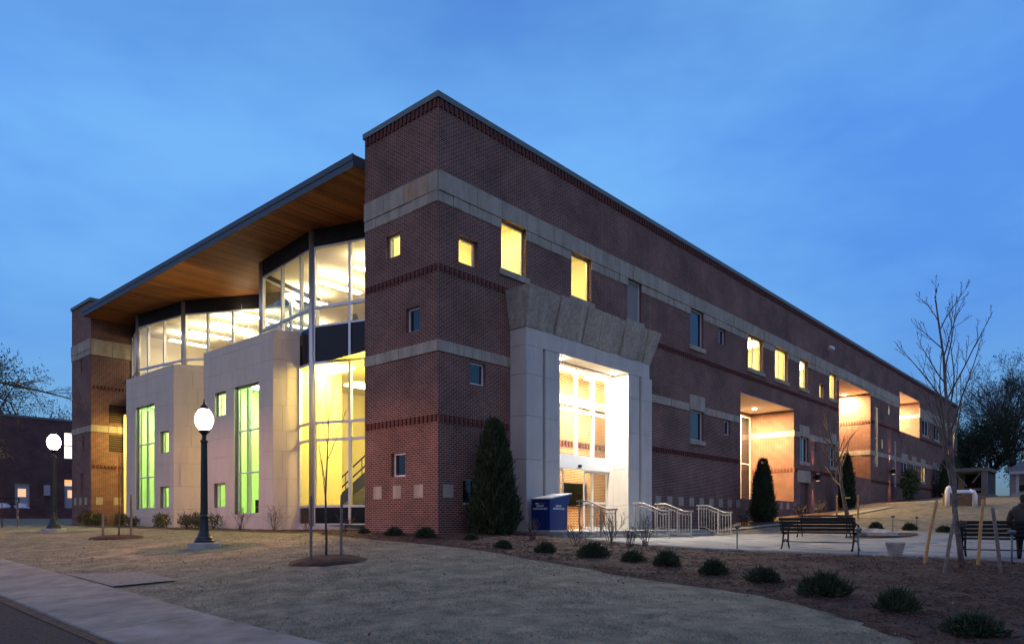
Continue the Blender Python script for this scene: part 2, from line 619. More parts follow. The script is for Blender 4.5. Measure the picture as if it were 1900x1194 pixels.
def fix_normals(o, flip=False):
    return o


def add_light(name, kind, loc, energy, color, parent=None, **kw):
    ld = bpy.data.lights.new(name, kind)
    ld.energy = energy
    ld.color = color
    rot = kw.pop('rot', None)
    for k, v in kw.items():
        setattr(ld, k, v)
    o = bpy.data.objects.new(name, ld)
    COL.objects.link(o)
    o.location = loc
    if rot:
        o.rotation_euler = rot
    o.parent = parent
    return o


# ------------------------------------------------------------------ terrain
CTRL = np.array([(-14.7, -16.2, -1.2), (-10.1, -9, -1.0), (-11.6, -7, -1.05), (-10.1, 4.5, -.5), (-11.6, -2, -.84), (-6.2, 2.2, -.3),
    (-6.3, 13.9, 0.), (0, 0, 0.), (0, 4, .03), (1, 10, .05), (.5, 20, .1), (0, 30, .2), (3, -1, -.02), (-5, -5, -.42),
    (-5.5, -14.2, -1.0), (-3.5, -11.9, -.82), (-1, -8, -.5), (7, -.4, -.1), (7, -3.3, -.21), (12.5, -3.5, -.21), (13, -.6, -.08),
    (4, -9.7, -.37), (10, -8, -.28), (17, -.5, .12), (21.3, -1.3, .4), (16, -9, -.12), (20, -12, -.08), (1.3, -13.5, -.52),
    (-2, -17, -.95), (12, -15, -.3), (27.9, -6.9, .92), (35.8, -5.1, 1.65), (33.4, 0, 1.03), (49.3, 0, 2.07), (78, 0, 3.0),
    (58, -4.5, 2.6), (39, -9, 1.6), (80, -12, 3.2), (120, -20, 3.8), (120, 60, 3.5), (35, -20, 1.0), (20, -25, -.1), (80, -60, 3.),
    (-6, 45, .35), (0, 56, .7), (5, 70, .9), (-40, 40, .2), (-40, 0, -.9), (-30, -30, -1.6), (0, -40, -1.3), (40, 90, 1.5),
    (-40, 90, 1.), (30, 20, .2)], float)


def _k(r2):
    return np.where(r2 > 1e-9, .5 * r2 * np.log(np.maximum(r2, 1e-9)), 0.)


_nc = len(CTRL)
_dd = ((CTRL[:, None, :2] - CTRL[None, :, :2]) ** 2).sum(-1)
_A = np.zeros((_nc + 3, _nc + 3))
_A[:_nc, :_nc] = _k(_dd) + np.eye(_nc) * .8
_A[:_nc, _nc] = 1
_A[:_nc, _nc + 1:] = CTRL[:, :2]
_A[_nc:, :_nc] = _A[:_nc, _nc:].T
_w = np.linalg.solve(_A, np.r_[CTRL[:, 2], 0, 0, 0])


def hz(x, y):
    x = np.asarray(x, float)
    y = np.asarray(y, float)
    r2 = (x[..., None] - CTRL[:, 0]) ** 2 + (y[..., None] - CTRL[:, 1]) ** 2
    z = (_k(r2) * _w[:_nc]).sum(-1) + _w[_nc] + _w[_nc + 1] * x + _w[_nc + 2] * y
    r = np.sqrt(x * x + y * y)
    t = np.clip((r - 90) / 60, 0, 1)
    return z * (1 - t) + t * 2.0


def gz(x, y):
    return float(hz(x, y))


def grid_axis(a, b, fine0, fine1, f, c):
    out = list(np.arange(fine0, fine1 + 1e-6, f))
    s, x = f, fine0
    while x > a:
        s = min(s * 1.35, c)
        x -= s
        out.insert(0, x)
    s, x = f, out[-1]
    while x < b:
        s = min(s * 1.35, c)
        x += s
        out.append(x)
    return np.array(out)


gx = grid_axis(-900, 900, -16, 42, 0.5, 60)
gy = grid_axis(-900, 900, -20, 34, 0.5, 60)
GX, GY = np.meshgrid(gx, gy)
GZ = hz(GX, GY)
nx, ny = len(gx), len(gy)
me = bpy.data.meshes.new('ground')
verts = np.stack([GX.ravel(), GY.ravel(), GZ.ravel()], 1)
idx = np.arange(nx * ny).reshape(ny, nx)
faces = np.stack([idx[:-1, :-1].ravel(), idx[:-1, 1:].ravel(), idx[1:, 1:].ravel(), idx[1:, :-1].ravel()], 1)
me.from_pydata(verts.tolist(), [], faces.tolist())
me.materials.append(M_LAWN)
me.polygons.foreach_set('use_smooth', [True] * len(me.polygons))
ground = bpy.data.objects.new('ground', me)
COL.objects.link(ground)
tag(ground, 'dormant brown lawn rising gently from the walk to the building', kind='structure')


def in_poly(x, y, poly):
    c = np.zeros(np.shape(x), bool)
    j = len(poly) - 1
    for i in range(len(poly)):
        xi, yi = poly[i]
        xj, yj = poly[j]
        if yi != yj:
            c ^= ((yi > y) != (yj > y)) & (x < (xj - xi) * (y - yi) / (yj - yi) + xi)
        j = i
    return c


def smooth_poly(pts, it=2):
    for _ in range(it):
        out = []
        for i in range(len(pts)):
            a, b = pts[i], pts[(i + 1) % len(pts)]
            out += [(a[0] * .75 + b[0] * .25, a[1] * .75 + b[1] * .25), (a[0] * .25 + b[0] * .75, a[1] * .25 + b[1] * .75)]
        pts = out
    return pts


def drape(name, poly, mat, off, step=0.45, parent=None, rng=random.Random(3), rough=0.0):
    P = []
    n = len(poly)
    for i in range(n):
        a, b = poly[i], poly[(i + 1) % n]
        L = math.dist(a, b)
        k = max(1, int(L / step))
        P += [(a[0] + (b[0] - a[0]) * t / k, a[1] + (b[1] - a[1]) * t / k) for t in range(k)]
    nb = len(P)
    xs = [p[0] for p in P]
    ys = [p[1] for p in P]
    gx_, gy_ = np.meshgrid(np.arange(min(xs), max(xs), step), np.arange(min(ys), max(ys), step))
    gx_ = gx_.ravel() + 0.01
    gy_ = gy_.ravel() + 0.013
    ins = in_poly(gx_, gy_, P)
    pts = P + [(x, y) for x, y in zip(gx_[ins], gy_[ins])]
    vo, eo, fo, *_ = mgeo.delaunay_2d_cdt([Vector(p) for p in pts], [(i, (i + 1) % nb) for i in range(nb)], [], 1, 1e-5)
    vx = np.array([v.x for v in vo])
    vy = np.array([v.y for v in vo])
    z = hz(vx, vy) + off
    if rough:
        rs = np.random.RandomState(5)
        edge = np.arange(len(vx)) < nb
        z = z + np.where(edge, -off - 0.01, rs.uniform(-rough, rough, len(vx)))
    me = bpy.data.meshes.new(name)
    me.from_pydata([(a, b, c) for a, b, c in zip(vx, vy, z)], [], [tuple(f) for f in fo])
    me.materials.append(mat)
    me.polygons.foreach_set('use_smooth', [True] * len(me.polygons))
    o = bpy.data.objects.new(name, me)
    COL.objects.link(o)
    o.parent = parent
    return o


BED_R = smooth_poly([(-1.2, 5.2), (-2.0, 2.2), (-2.5, -.4), (-2.5, -3.9), (-2.9, -6.4), (-3.3, -9.2), (-3.35, -10.8), (-3.6, -11.9), (-4.4, -13.0),
                     (-5.3, -13.9), (-6.6, -15.2), (-7.5, -18.5), (-3, -20), (2.5, -19.5), (3.5, -14.5), (3.25, -10.4), (2.6, -7.6), (2.4, -5.2), (3.1, -2.2), (3.2, -.3), (.3, .5), (.4, 5)], 2)
BED_L = smooth_poly([(-1.0, 5.4), (-1.0, 9), (-1.2, 14), (-1.3, 20), (-1.4, 26), (-1.2, 31), (1.0, 33.5), (3.2, 33), (3.2, 5.2), (1, 5)], 2)
BED_F = smooth_poly([(13.2, -.9), (13.5, -2.0), (17, -2.2), (21, -2.7), (25, -2.9), (29, -2.6), (36, -1.9), (46, -1.5), (60, -1.5), (76, -2), (78, .2), (40, .3), (13.0, .3)], 2)
for nm, poly, lab in (('mulch_bed', BED_R, 'dark brown mulch bed curving between the lawn and the plaza'),
                      ('mulch_bed', BED_L, 'narrow mulch bed along the foot of the glass front'),
                      ('mulch_bed', BED_F, 'mulch bed along the foot of the long brick facade')):
    tag(drape(nm, poly, M_MULCH, 0.035, 0.4, rough=0.02), lab, kind='structure')

# sidewalk of concrete slabs, parallel to the glass front
walk = empty('sidewalk')
tag(walk, 'pale concrete sidewalk crossing the lower corner of the lawn', kind='structure')
ys = [-34, -28, -22, -17, -13.2, -9.6, -6.3, -3.42, 0.35, 4.1, 7.9, 11.6, 15.4, 19.2, 23, 27, 31, 36, 41, 46]
for y0, y1 in zip(ys, ys[1:]):
    mb = MB()
    n = max(2, int((y1 - y0) / .6))
    g = 0.008
    yy = np.linspace(y0 + g, y1 - g, n + 1)
    i0 = 0
    for k, y in enumerate(yy):
        for x, dz in ((-11.56, -.18), (-11.56, .03), (-11.54, .045), (-10.12, .045), (-10.09, .03), (-10.09, -.18)):
            mb.v.append((x, y, gz(x, y) + dz))
    for k in range(n):
        for s in range(5):
            a = k * 6 + s
            mb.f.append((a, a + 6, a + 7, a + 1))
    mb.f.append((0, 1, 2, 3, 4, 5))
    mb.f.append(tuple(n * 6 + s for s in reversed(range(6))))
    mb.build('slab', M_CONC, walk)

for y0, y1 in zip(ys, ys[1:]):
    mb = MB()
    n = max(2, int((y1 - y0) / .6))
    yy = np.linspace(y0, y1, n + 1)
    for y in yy:
        for x, dz in ((-11.70, -.1), (-11.69, .022), (-11.565, .028), (-11.565, -.1)):
            mb.v.append((x, y, gz(x, y) + dz))
    for k in range(n):
        for q in range(3):
            a = k * 4 + q
            mb.f.append((a, a + 4, a + 5, a + 1))
    mb.build('edging', M_EDGE, walk)
rc = random.Random(4)
for (xa, ya, xb, yb) in ((-10.12, -3.30, -11.2, -4.7), (-10.6, -7.0, -11.5, -7.9), (-10.3, 1.9, -11.3, 1.2)):
    m_ = MB()
    N = 14
    for k in range(N + 1):
        t_ = k / N
        x_, y_ = xa + (xb - xa) * t_ + rc.gauss(0, .02), ya + (yb - ya) * t_ + rc.gauss(0, .03)
        w_ = .012 * (1 - .7 * t_)
        for s_ in (-1, 1):
            m_.v.append((x_ + .3 * s_ * w_, y_ + s_ * w_, gz(x_, y_) + .049))
    m_.f = [(2 * k, 2 * k + 1, 2 * k + 3, 2 * k + 2) for k in range(N)]
    m_.build('crack', M_JOINT, walk)
tag(drape('gravel_strip', [(-11.57, -34), (-11.57, 46), (-16, 46), (-26, 20), (-26, -34)], M_GRAVEL, 0.012, 0.9), 'dark gravel strip beyond the sidewalk kerb', kind='structure')
pp = drape('paving_patch', [(-10.05, -.1), (-10.05, -2.6), (-9.05, -2.95), (-9.06, -1.27)], M_SOD, 0.03, 0.3)
tag(pp, 'rough pale aggregate patch set in the lawn beside the sidewalk', kind='structure')


# plaza of concrete slabs, clipped to its outline
def clip_poly(poly, a, b, c):
    out = []
    for i in range(len(poly)):
        p, q = poly[i], poly[(i + 1) % len(poly)]
        dp, dq = a * p[0] + b * p[1] - c, a * q[0] + b * q[1] - c
        if dp <= 0:
            out.append(p)
        if (dp < 0 < dq) or (dq < 0 < dp):
            t = dp / (dp - dq)
            out.append((p[0] + (q[0] - p[0]) * t, p[1] + (q[1] - p[1]) * t))
    return out


plaza = empty('plaza')
tag(plaza, 'pale concrete plaza in front of the entrance steps', kind='structure')
PLAZA = [(3.2, -3.12), (2.45, -5.2), (2.5, -7.0), (3.15, -9.2), (3.2, -11), (3.35, -13), (3.5, -15), (3.9, -20), (9, -20), (12.5, -14.6), (13.9, -13.1), (16.4, -11.3),
         (18.3, -9.9), (18.6, -8.6), (17.6, -7.4), (16, -6.2), (14.5, -4.8), (13.8, -3.12)]
for ix in range(0, 6):
    for iy in range(0, 6):
        x0, x1 = 2 + ix * 3.0, 5 + ix * 3.0
        y0, y1 = -20 + iy * 2.9, -17.1 + iy * 2.9
        p = PLAZA
        for a, b, c in ((-1, 0, -x0 - .006), (1, 0, x1 - .006), (0, -1, -y0 - .006), (0, 1, y1 - .006)):
            p = clip_poly(p, a, b, c)
            if len(p) < 3:
                break
        if len(p) < 3:
            continue
        q = []
        for i in range(len(p)):
            a, b = p[i], p[(i + 1) % len(p)]
            k = max(1, int(math.dist(a, b) / .7))
            q += [(a[0] + (b[0] - a[0]) * t / k, a[1] + (b[1] - a[1]) * t / k) for t in range(k)]
        s = drape('slab', q, M_CONC2, 0.05, 0.7, parent=plaza)
        md = s.modifiers.new('solid', 'SOLIDIFY')
        md.thickness = 0.12
        md.offset = -1
isl = drape('planting_island', smooth_poly([(12.6, -7.6), (15.5, -8.0), (17.0, -8.9), (16.6, -9.5), (14.5, -9.6), (12.8, -9.0)], 2), M_MULCH, 0.085, 0.35)
tag(isl, 'small mulched planting island in the plaza paving', kind='structure')

# entrance landing and steps
steps = empty('entrance_steps')
tag(steps, 'two wide concrete steps up to the entrance landing', kind='structure')
MB().box(FW, 2.95, 12.7, -2.5, 0.3, -1.0, 0.10).build('landing', M_CONC2, steps, bevel=0.01)
MB().box(FW, 3.6, 12.7, -2.8, -2.502, -1.0, -0.03).build('step', M_CONC2, steps, bevel=0.01)
MB().box(FW, 3.6, 12.7, -3.112, -2.802, -1.0, -0.155).build('step', M_CONC2, steps, bevel=0.01)
wk = drape('footpath', [(12.72, -1.5), (22, -3.6), (32, -4.9), (32, -4.2), (22, -2.95), (12.72, -.75)], M_CONC2, 0.05, 0.5)
tag(wk, 'narrow concrete footpath running from the landing along the facade bed', kind='structure')
# ==================================================================== LIBRARY BUILDING
rng = random.Random(11)
LIB = empty('library_building', (0, 0, 0))
tag(LIB, 'long brick library with limestone bands, stone entrance portal and lit glass bays', 'building')

# ---- openings of the long facade: (u0, u1, z0, z1, lit, mullions, sill, head block)
WIN = [(0.87, 1.73, 8.55, 9.40, 1, 0, 0, 0), (2.83, 4.10, 8.84, 10.52, 1, 0, 1, 0), (6.70, 7.98, 8.84, 10.52, 1, 0, 1, 0), (10.54, 11.63, 8.80, 10.5, 2, 0, 1, 0),
       (15.97, 17.28, 8.74, 10.5, 0, 0, 1, 0), (18.89, 19.69, 9.37, 10.15, 0, 0, 0, 0), (22.43, 24.44, 8.70, 10.52, 1, 1, 1, 0), (26.13, 28.09, 8.70, 10.52, 1, 1, 1, 0),
       (30.03, 31.42, 8.72, 10.5, 1, 0, 1, 0), (33.49, 34.31, 8.55, 9.45, 1, 0, 0, 0), (35.48, 36.90, 8.76, 10.5, 1, 0, 1, 0),
       (1.36, 2.08, 4.81, 5.53, 0, 0, 0, 0), (1.05, 1.68, 0.96, 1.79, 0, 0, 0, 0), (15.97, 17.28, 4.28, 5.70, 0, 0, 1, 1), (19.56, 20.25, 4.84, 5.60, 0, 0, 0, 0),
       (30.03, 31.5, 4.13, 5.70, 0, 1, 1, 1), (32.29, 32.88, 4.89, 5.61, 0, 0, 0, 0), (35.59, 36.7, 4.13, 5.70, 0, 0, 1, 1),
       (46.07, 46.96, 4.80, 9.45, 1, 0, 0, 0), (49.92, 50.41, 9.29, 10.04, 1, 0, 0, 0), (47.82, 48.41, 6.33, 7.06, 1, 0, 0, 0), (51.75, 52.43, 3.4, 7.22, 2, 0, 0, 0),
       (54.01, 56.03, 4.28, 5.65, 0, 1, 1, 1), (57.76, 59.15, 4.25, 5.65, 0, 1, 1, 1), (61.22, 62.73, 4.2, 5.65, 1, 0, 1, 1), (66.13, 67.56, 4.26, 5.65, 0, 0, 0, 1),
       (61.65, 64.06, 8.67, 10.15, 0, 1, 1, 0), (66.6, 68.79, 8.63, 10.2, 0, 1, 1, 0), (75.71, 76.87, 6.12, 10.3, 1, 1, 0, 0)]
REC = [(21.48, 29.04, 1.65, 7.26, 2.7), (37.49, 44.91, 3.73, 10.40, 3.2), (53.48, 60.59, 8.25, 11.68, 3.2)]
PORT = (5.11, 9.52, 0.10, 6.26)
DOOR = (30.1, 31.5, 0.85, 2.85)
holesR = [w[:4] + (0.3,) for w in WIN] + list(REC) + [PORT + (0.0,)] + [DOOR + (0.2,)]
mb = MB()
wall_mb(mb, RF, 0, 78, -1.6, 13.3, holesR)
mb.quad((78, 0, -1), (78, 33, -1), (78, 33, 13.3), (78, 0, 13.3))
for (a, b, c, e, dd) in REC:
    mb.quad((a, dd, c), (b, dd, c), (b, dd, e), (a, dd, e))
mb.build('brick_wall', M_BRICK, LIB)
mb = MB()
# tower inner flank
mb.quad((0, 3.66, -1), (14, 3.66, -1), (14, 3.66, 13.3), (0, 3.66, 13.3))
# left faces of the corner tower and of the far tower
WINL = [(1.81, 2.50, 8.98, 9.74, 1), (0.84, 1.52, 6.40, 7.17, 0), (1.54, 2.25, 1.86, 2.63, 0)]
wall_mb(mb, LF, 0, 3.66, -1.6, 13.3, [w[:4] for w in WINL])
mb.build('tower_wall', M_BRICK, LIB)
mb = MB()
WINF = [(31.35, 31.68, 9.30, 10.17, 1), (31.0, 31.3, 4.6, 5.5, 0), (31.2, 31.6, 2.2, 3.3, 0)]
wall_mb(mb, LF, 29.9, 33.2, -1.6, 13.3, [w[:4] for w in WINF])
LV = [(0.97, 2.05, 6.28, 7.38), (0.97, 2.05, 4.55, 5.58)]
FT = Fr((0, 29.9), (1, 0), (0, -1))
wall_mb(mb, FT, 0, 14, -1.6, 13.3, LV, 0.12)
mb.quad((0, 33.2, -1.6), (14, 33.2, -1.6), (14, 33.2, 13.3), (0, 33.2, 13.3))
mb.build('far_tower_wall', M_BRICK, LIB)
# recess ceilings, soffit paint
for (a, b, c, e, dd) in REC:
    m2 = MB()
    m2.box(FW, a + .01, b - .01, 0.02, dd, e - .05, e - .004)
    m2.build('recess_ceiling', M_CREAM, LIB)
# roofs
MB().prism([(0.2, 0.2), (77.8, 0.2), (77.8, 33), (12, 33), (12, 3.5), (0.2, 3.5)], 12.8, 13.0).build('flat_roof', M_COPE, LIB)
MB().prism([(0.2, 30.1), (13.5, 30.1), (13.5, 33), (0.2, 33)], 12.8, 13.0).build('flat_roof', M_COPE, LIB)


def coping(fr, u0, u1):
    u = u0
    while u < u1 - .01:
        v = min(u + 3.0, u1)
        part_box('coping', M_COPE, LIB, fr, u, v - .006, -.38, .07, 13.3, 13.48)
        u = v


coping(RF, -.07, 78)
coping(LF, .381, 3.70)
coping(LF, 29.86, 33.25)
part_box('coping', M_COPE, LIB, FT, .381, 13.9, -.38, .07, 13.3, 13.48)
part_box('coping', M_COPE, LIB, Fr((0, 3.66), (1, 0), (0, 1)), .381, 13.9, -.38, .04, 13.3, 13.48)


for u in (2.42, 12.35, 20.6, 29.6, 45.4, 61.0, 70.0):
    for c, e in ((1.65, 5.60), (5.98, 10.16), (11.12, 13.0)):
        if not any(h[0] - .05 < u < h[1] + .05 and h[2] < e and h[3] > c for h in holesR) and not (u < 11.5 and c < 6 and u > 3):
            part_box('movement_joint', M_JOINT, LIB, RF, u, u + .014, -.01, .002, c, e)

# ---- stone bands
def clip_blocks(fr, u0, u1, z0, z1, widths, holes, d1, name='stone_block', mat=M_STONE, joined=None, d0=-.02):
    u = u0
    while u < u1 - .05:
        w = widths()
        v = min(u + w, u1)
        if u1 - v < .12:
            v = u1
        for r in sub_rect([(u, v, z0, z1)], (0, 0, 0, 0)) if not holes else _clip(u, v, z0, z1, holes):
            dj = d1 + rng.uniform(-.012, .012)
            tgt = joined if joined is not None else MB()
            tgt.box(fr, r[0] + .006, r[1] - .006, d0, dj, r[2] + .004, r[3] - .004)
            if joined is None:
                tgt.build(name, mat, LIB, bevel=.008)
        u = v


def _clip(u, v, z0, z1, holes):
    rs = [(u, v, z0, z1)]
    for h in holes:
        rs = sub_rect(rs, h[:4])
    return rs


hR = [w[:4] for w in WIN] + [r[:4] for r in REC] + [(3.28, 11.1, -2, 8.2)]
for w in WIN:                       # head blocks interrupt the lower band
    if w[7]:
        hR.append((w[0] - .12, w[1] + .12, w[3], w[3] + .75))
big = lambda: rng.uniform(1.1, 2.3)
sml = lambda: rng.choice((.36, .36, .5, .62, .7))
low = lambda: rng.uniform(.38, .62)
clip_blocks(RF, 0, 34, 10.5, 11.11, big, hR, .055)
clip_blocks(RF, 0, 34, 10.17, 10.5, sml, hR, .03)
clip_blocks(RF, 0, 34, 5.61, 5.97, low, hR, .035)
far = MB()
clip_blocks(RF, 34, 78, 10.5, 11.11, lambda: rng.uniform(2, 3.5), hR, .055, joined=far)
clip_blocks(RF, 34, 78, 10.17, 10.5, lambda: rng.uniform(.6, 1), hR, .03, joined=far)
clip_blocks(RF, 34, 78, 5.61, 5.97, lambda: rng.uniform(.6, 1), hR, .035, joined=far)
tag(far.build('far_band_stones', M_STONE, LIB), kind='stuff')
clip_blocks(LF, 0, .40, 10.5, 11.11, lambda: .4, None, .055)
clip_blocks(LF, .40, 1.55, 10.5, 11.11, lambda: 1.15, None, .055, mat=M_STAIN)
clip_blocks(LF, 1.55, 3.66, 10.5, 11.11, lambda: 1.05, None, .055)
clip_blocks(LF, 0, 3.66, 10.17, 10.5, lambda: .61, None, .03)
clip_blocks(LF, 0, 3.66, 5.61, 5.97, lambda: .61, None, .035)
clip_blocks(LF, 29.9, 33.2, 10.5, 11.11, lambda: 1.1, None, .055)
clip_blocks(LF, 29.9, 33.2, 10.17, 10.5, lambda: .55, None, .03)
clip_blocks(LF, 29.9, 33.2, 5.68, 6.05, lambda: .55, None, .035)
clip_blocks(FT, 0, 2.3, 10.17, 11.11, lambda: 1.15, None, .04)
clip_blocks(FT, 0, 2.3, 5.70, 6.08, lambda: .47, None, .03)
for (a, b, c, e, dd) in REC:          # bands turn into the recess flanks
    fr = Fr((b, 0), (0, 1), (-1, 0))
    if c < 5.6 < e:
        clip_blocks(fr, 0, dd, 5.61, 5.97, lambda: .62, None, .02)
    if c < 10.2 and e > 11:
        clip_blocks(fr, 0, dd, 10.17, 10.5, lambda: .7, None, .02)
# head blocks and sills
for (a, b, c, e, lit, mu, sill, head) in WIN:
    if head:
        part_box('lintel_block', M_STONE, LIB, RF, a - .1, b + .1, -.02, .05, e + .004, e + .72, bevel=.01)
    if sill:
        part_box('window_sill', M_STONE, LIB, RF, a - .12, b + .14, -.16, .075, c - .20, c + .01, bevel=.008)
part_box('lintel_block', M_STONE, LIB, RF, 29.5, 31.75, -.02, .06, 2.86, 3.62, bevel=.01)
part_box('service_door', M_REDDOOR, LIB, RF, 30.1, 31.5, -.19, -.14, 0.85, 2.85)
# square accent stones
for u in [.2] + [12.8 + 1.02 * k for k in range(9)] + [22.6 + 1.05 * k for k in range(7)] + [32.6, 33.6]:
    part_box('accent_stone', M_STONE, LIB, RF, u, u + .43, -.02, .022, 1.15, 1.57, bevel=.006)
for a, b in ((.67, 1.12), (1.73, 2.15), (2.73, 3.17)):
    part_box('accent_stone', M_STONE, LIB, LF, a, b, -.02, .022, 1.16, 1.58, bevel=.006)
for a in (30.5, 31.45, 32.35):
    part_box('accent_stone', M_STONE, LIB, LF, a, a + .4, -.02, .022, 1.42, 1.86, bevel=.006)
for a, b in ((.27, .64), (1.24, 1.62)):
    part_box('accent_stone', M_STONE, LIB, FT, a, b, -.02, .022, 1.42, 1.86, bevel=.006)

# ---- soldier courses: projecting red bricks, the nearest 300 one by one
bm = {h: MB().box(FW, -.05, .05, -.05, .055, 0, h).mesh('brick', M_RED) for h in (.2, .22, .24)}
spots, farS = [], MB()
for zb, h in ((8.07, .2), (3.47, .22), (13.04, .24)):
    for k in range(18):
        spots.append((LF, .1 + k * .2, zb, h))
    for k in range(389):
        u = .1 + k * .2
        if zb < 9 and 3.1 < u < 11.5:
            continue
        if any(w[0] - .06 < u < w[1] + .06 and w[2] - .2 < zb + .1 < w[3] + .05 for w in WIN + [r + (0,) for r in REC]):
            continue
        spots.append((RF, u, zb, h))
spots.sort(key=lambda s: Vector(s[0].p(s[1], 0, s[2])[:2]).length)
for i, (fr, u, zb, h) in enumerate(spots):
    x, y, z = fr.p(u, 0, zb)
    if i < 300:
        o = bpy.data.objects.new('brick', bm[h])
        COL.objects.link(o)
        o.location = (x, y, z)
        o.rotation_euler = (0, 0, 0 if fr is RF else -PI / 2)
        o.scale = (1, -1 if fr is RF else -1, 1)
        o.parent = LIB
    else:
        farS.box(fr, u - .05, u + .05, -.05, .05, zb, zb + h)
for zb, h in ((8.2, .2), (3.55, .22)):
    for k in range(11):
        farS.box(FT, .1 + k * .2, .2 + k * .2, -.05, .05, zb, zb + h)
for (a, b, c, e, dd) in REC:
    fr = Fr((b, 0), (0, 1), (-1, 0))
    for zb in (8.07, 3.47):
        if c < zb < e - .5:
            for k in range(int(dd / .2)):
                farS.box(fr, .1 + k * .2, .2 + k * .2, -.05, .04, zb, zb + .2)
tag(farS.build('far_soldier_bricks', M_RED, LIB), kind='stuff')


# ---- windows
def window(fr, u0, u1, z0, z1, lit, mull=0, dep=.13, ft=.06, name='window', frame_mat=M_WHITEFR, transoms=(), pane=None):
    w = empty(name, fr.p((u0 + u1) / 2, -dep, z0), 0, LIB)
    inv = Matrix.Translation(-Vector(fr.p((u0 + u1) / 2, -dep, z0)))
    mb = MB()
    mb.box(fr, u0, u0 + ft, -dep - .05, -dep + .03, z0, z1)
    mb.box(fr, u1 - ft, u1, -dep - .05, -dep + .03, z0, z1)
    mb.box(fr, u0 + ft, u1 - ft, -dep - .05, -dep + .03, z0, z0 + ft)
    mb.box(fr, u0 + ft, u1 - ft, -dep - .05, -dep + .03, z1 - ft, z1)
    for k in range(mull):
        c = u0 + (u1 - u0) * (k + 1) / (mull + 1)
        mb.box(fr, c - .025, c + .025, -dep - .045, -dep + .025, z0 + ft, z1 - ft)
    for t in transoms:
        mb.box(fr, u0 + ft, u1 - ft, -dep - .044, -dep + .024, t - .03, t + .03)
    f = mb.build('frame', frame_mat, w)
    f.matrix_parent_inverse = inv
    us = [u0 + ft] + [u0 + (u1 - u0) * (k + 1) / (mull + 1) for k in range(mull)] + [u1 - ft]
    zs = [z0 + ft] + list(transoms) + [z1 - ft]
    for a, b in zip(us, us[1:]):
        for c, e in zip(zs, zs[1:]):
            p = MB().box(fr, a, b, -dep - .012, -dep - .004, c, e).build('pane', pane or (M_GLASS if lit == 1 else M_DGLASS if lit == 0 else M_SHADE), w)
            p.matrix_parent_inverse = inv
    return w


for (a, b, c, e, lit, mu, sill, head) in WIN:
    tr = [7.0] if (e - c) > 4 else [5.6] if 3 < e - c <= 4 else []
    window(RF, a, b, c + (.01 if sill else 0), e, lit, mu, dep=.05 if a > 44 else .2 if lit == 1 else .14, transoms=tr)
for w in WINL:
    window(LF, *w[:5], dep=.16)
for w in WINF:
    window(LF, *w[:5], dep=.16)
for (a, b, c, e) in LV:
    w = empty('louver', FT.p(a, 0, c), 0, LIB)
    inv = Matrix.Translation(-Vector(FT.p(a, 0, c)))
    k = 0
    z = c
    o = MB().box(FT, a, b, -.12, -.1, c, e).build('backing', M_BLACK, w)
    o.matrix_parent_inverse = inv
    while z < e - .04:
        o = MB().box(FT, a + .01, b - .01, -.1, .005, z + .02, z + .07).build('slat', M_LOUVER, w)
        o.matrix_parent_inverse = inv
        z += .13


# ---- lit rooms behind the windows of the brick facades
def room(x0, x1, y0, y1, z0, z1, open_sides, mat, lamps, lampmat, name='interior_room'):
    mb = MB()
    if 'x0' not in open_sides:
        mb.quad((x0, y0, z0), (x0, y1, z0), (x0, y1, z1), (x0, y0, z1))
    if 'x1' not in open_sides:
        mb.quad((x1, y0, z0), (x1, y1, z0), (x1, y1, z1), (x1, y0, z1))
    if 'y0' not in open_sides:
        mb.quad((x0, y0, z0), (x1, y0, z0), (x1, y0, z1), (x0, y0, z1))
    if 'y1' not in open_sides:
        mb.quad((x0, y1, z0), (x1, y1, z0), (x1, y1, z1), (x0, y1, z1))
    mb.quad((x0, y0, z0), (x1, y0, z0), (x1, y1, z0), (x0, y1, z0))
    mb.quad((x0, y0, z1), (x1, y0, z1), (x1, y1, z1), (x0, y1, z1))
    r = mb.build(name, mat, LIB)
    for (a, b, c, e) in lamps:
        MB().box(FW, a, b, c, e, z1 - .08, z1 - .02).build('ceiling_lamp', lampmat, r)
    return r


room(.31, 5.2, .31, 3.6, 7.9, 11.3, ('y0', 'x0'), M_YELLOW, [(1.0, 2.0, .9, 2.4), (3.2, 4.2, .9, 2.4)], E_OFFICE)
room(5.3, 9.4, .31, 3.6, 7.9, 11.3, ('y0',), M_YELLOW, [(6.2, 7.6, 1.0, 2.4)], E_OFFICE)
room(21.0, 29.3, .31, 4.5, 7.9, 11.3, ('y0',), M_YELLOW, [(22.2, 23.6, 1.2, 2.6), (25.0, 26.2, 1.2, 2.6), (27, 28.4, 1.2, 2.6)], E_OFFICE)
room(29.4, 37.3, .31, 4.5, 7.9, 11.3, ('y0',), M_YELLOW, [(30.2, 31.6, 1.2, 2.6), (33.2, 34.6, 1.2, 2.6), (35.5, 36.9, 1.2, 2.6)], E_OFFICE)
room(45.2, 51.5, .31, 4.5, 4.5, 11.3, ('y0',), M_YELLOW, [(46, 47.4, 1.2, 2.6), (48.5, 50, 1.2, 2.6)], E_OFFICE)
room(60.8, 64.0, .31, 4.5, 3.9, 6.5, ('y0',), M_YELLOW, [(61.5, 62.9, 1.2, 2.6)], E_OFFICE)
room(74.5, 77.6, .31, 4.5, 5.5, 11.3, ('y0',), M_YELLOW, [(75.2, 76.6, 1.2, 2.6)], E_OFFICE)
room(.31, 4, 30.2, 33, 8.5, 11, ('x0',), M_YELLOW, [(1, 2, 31, 32)], E_OFFICE)

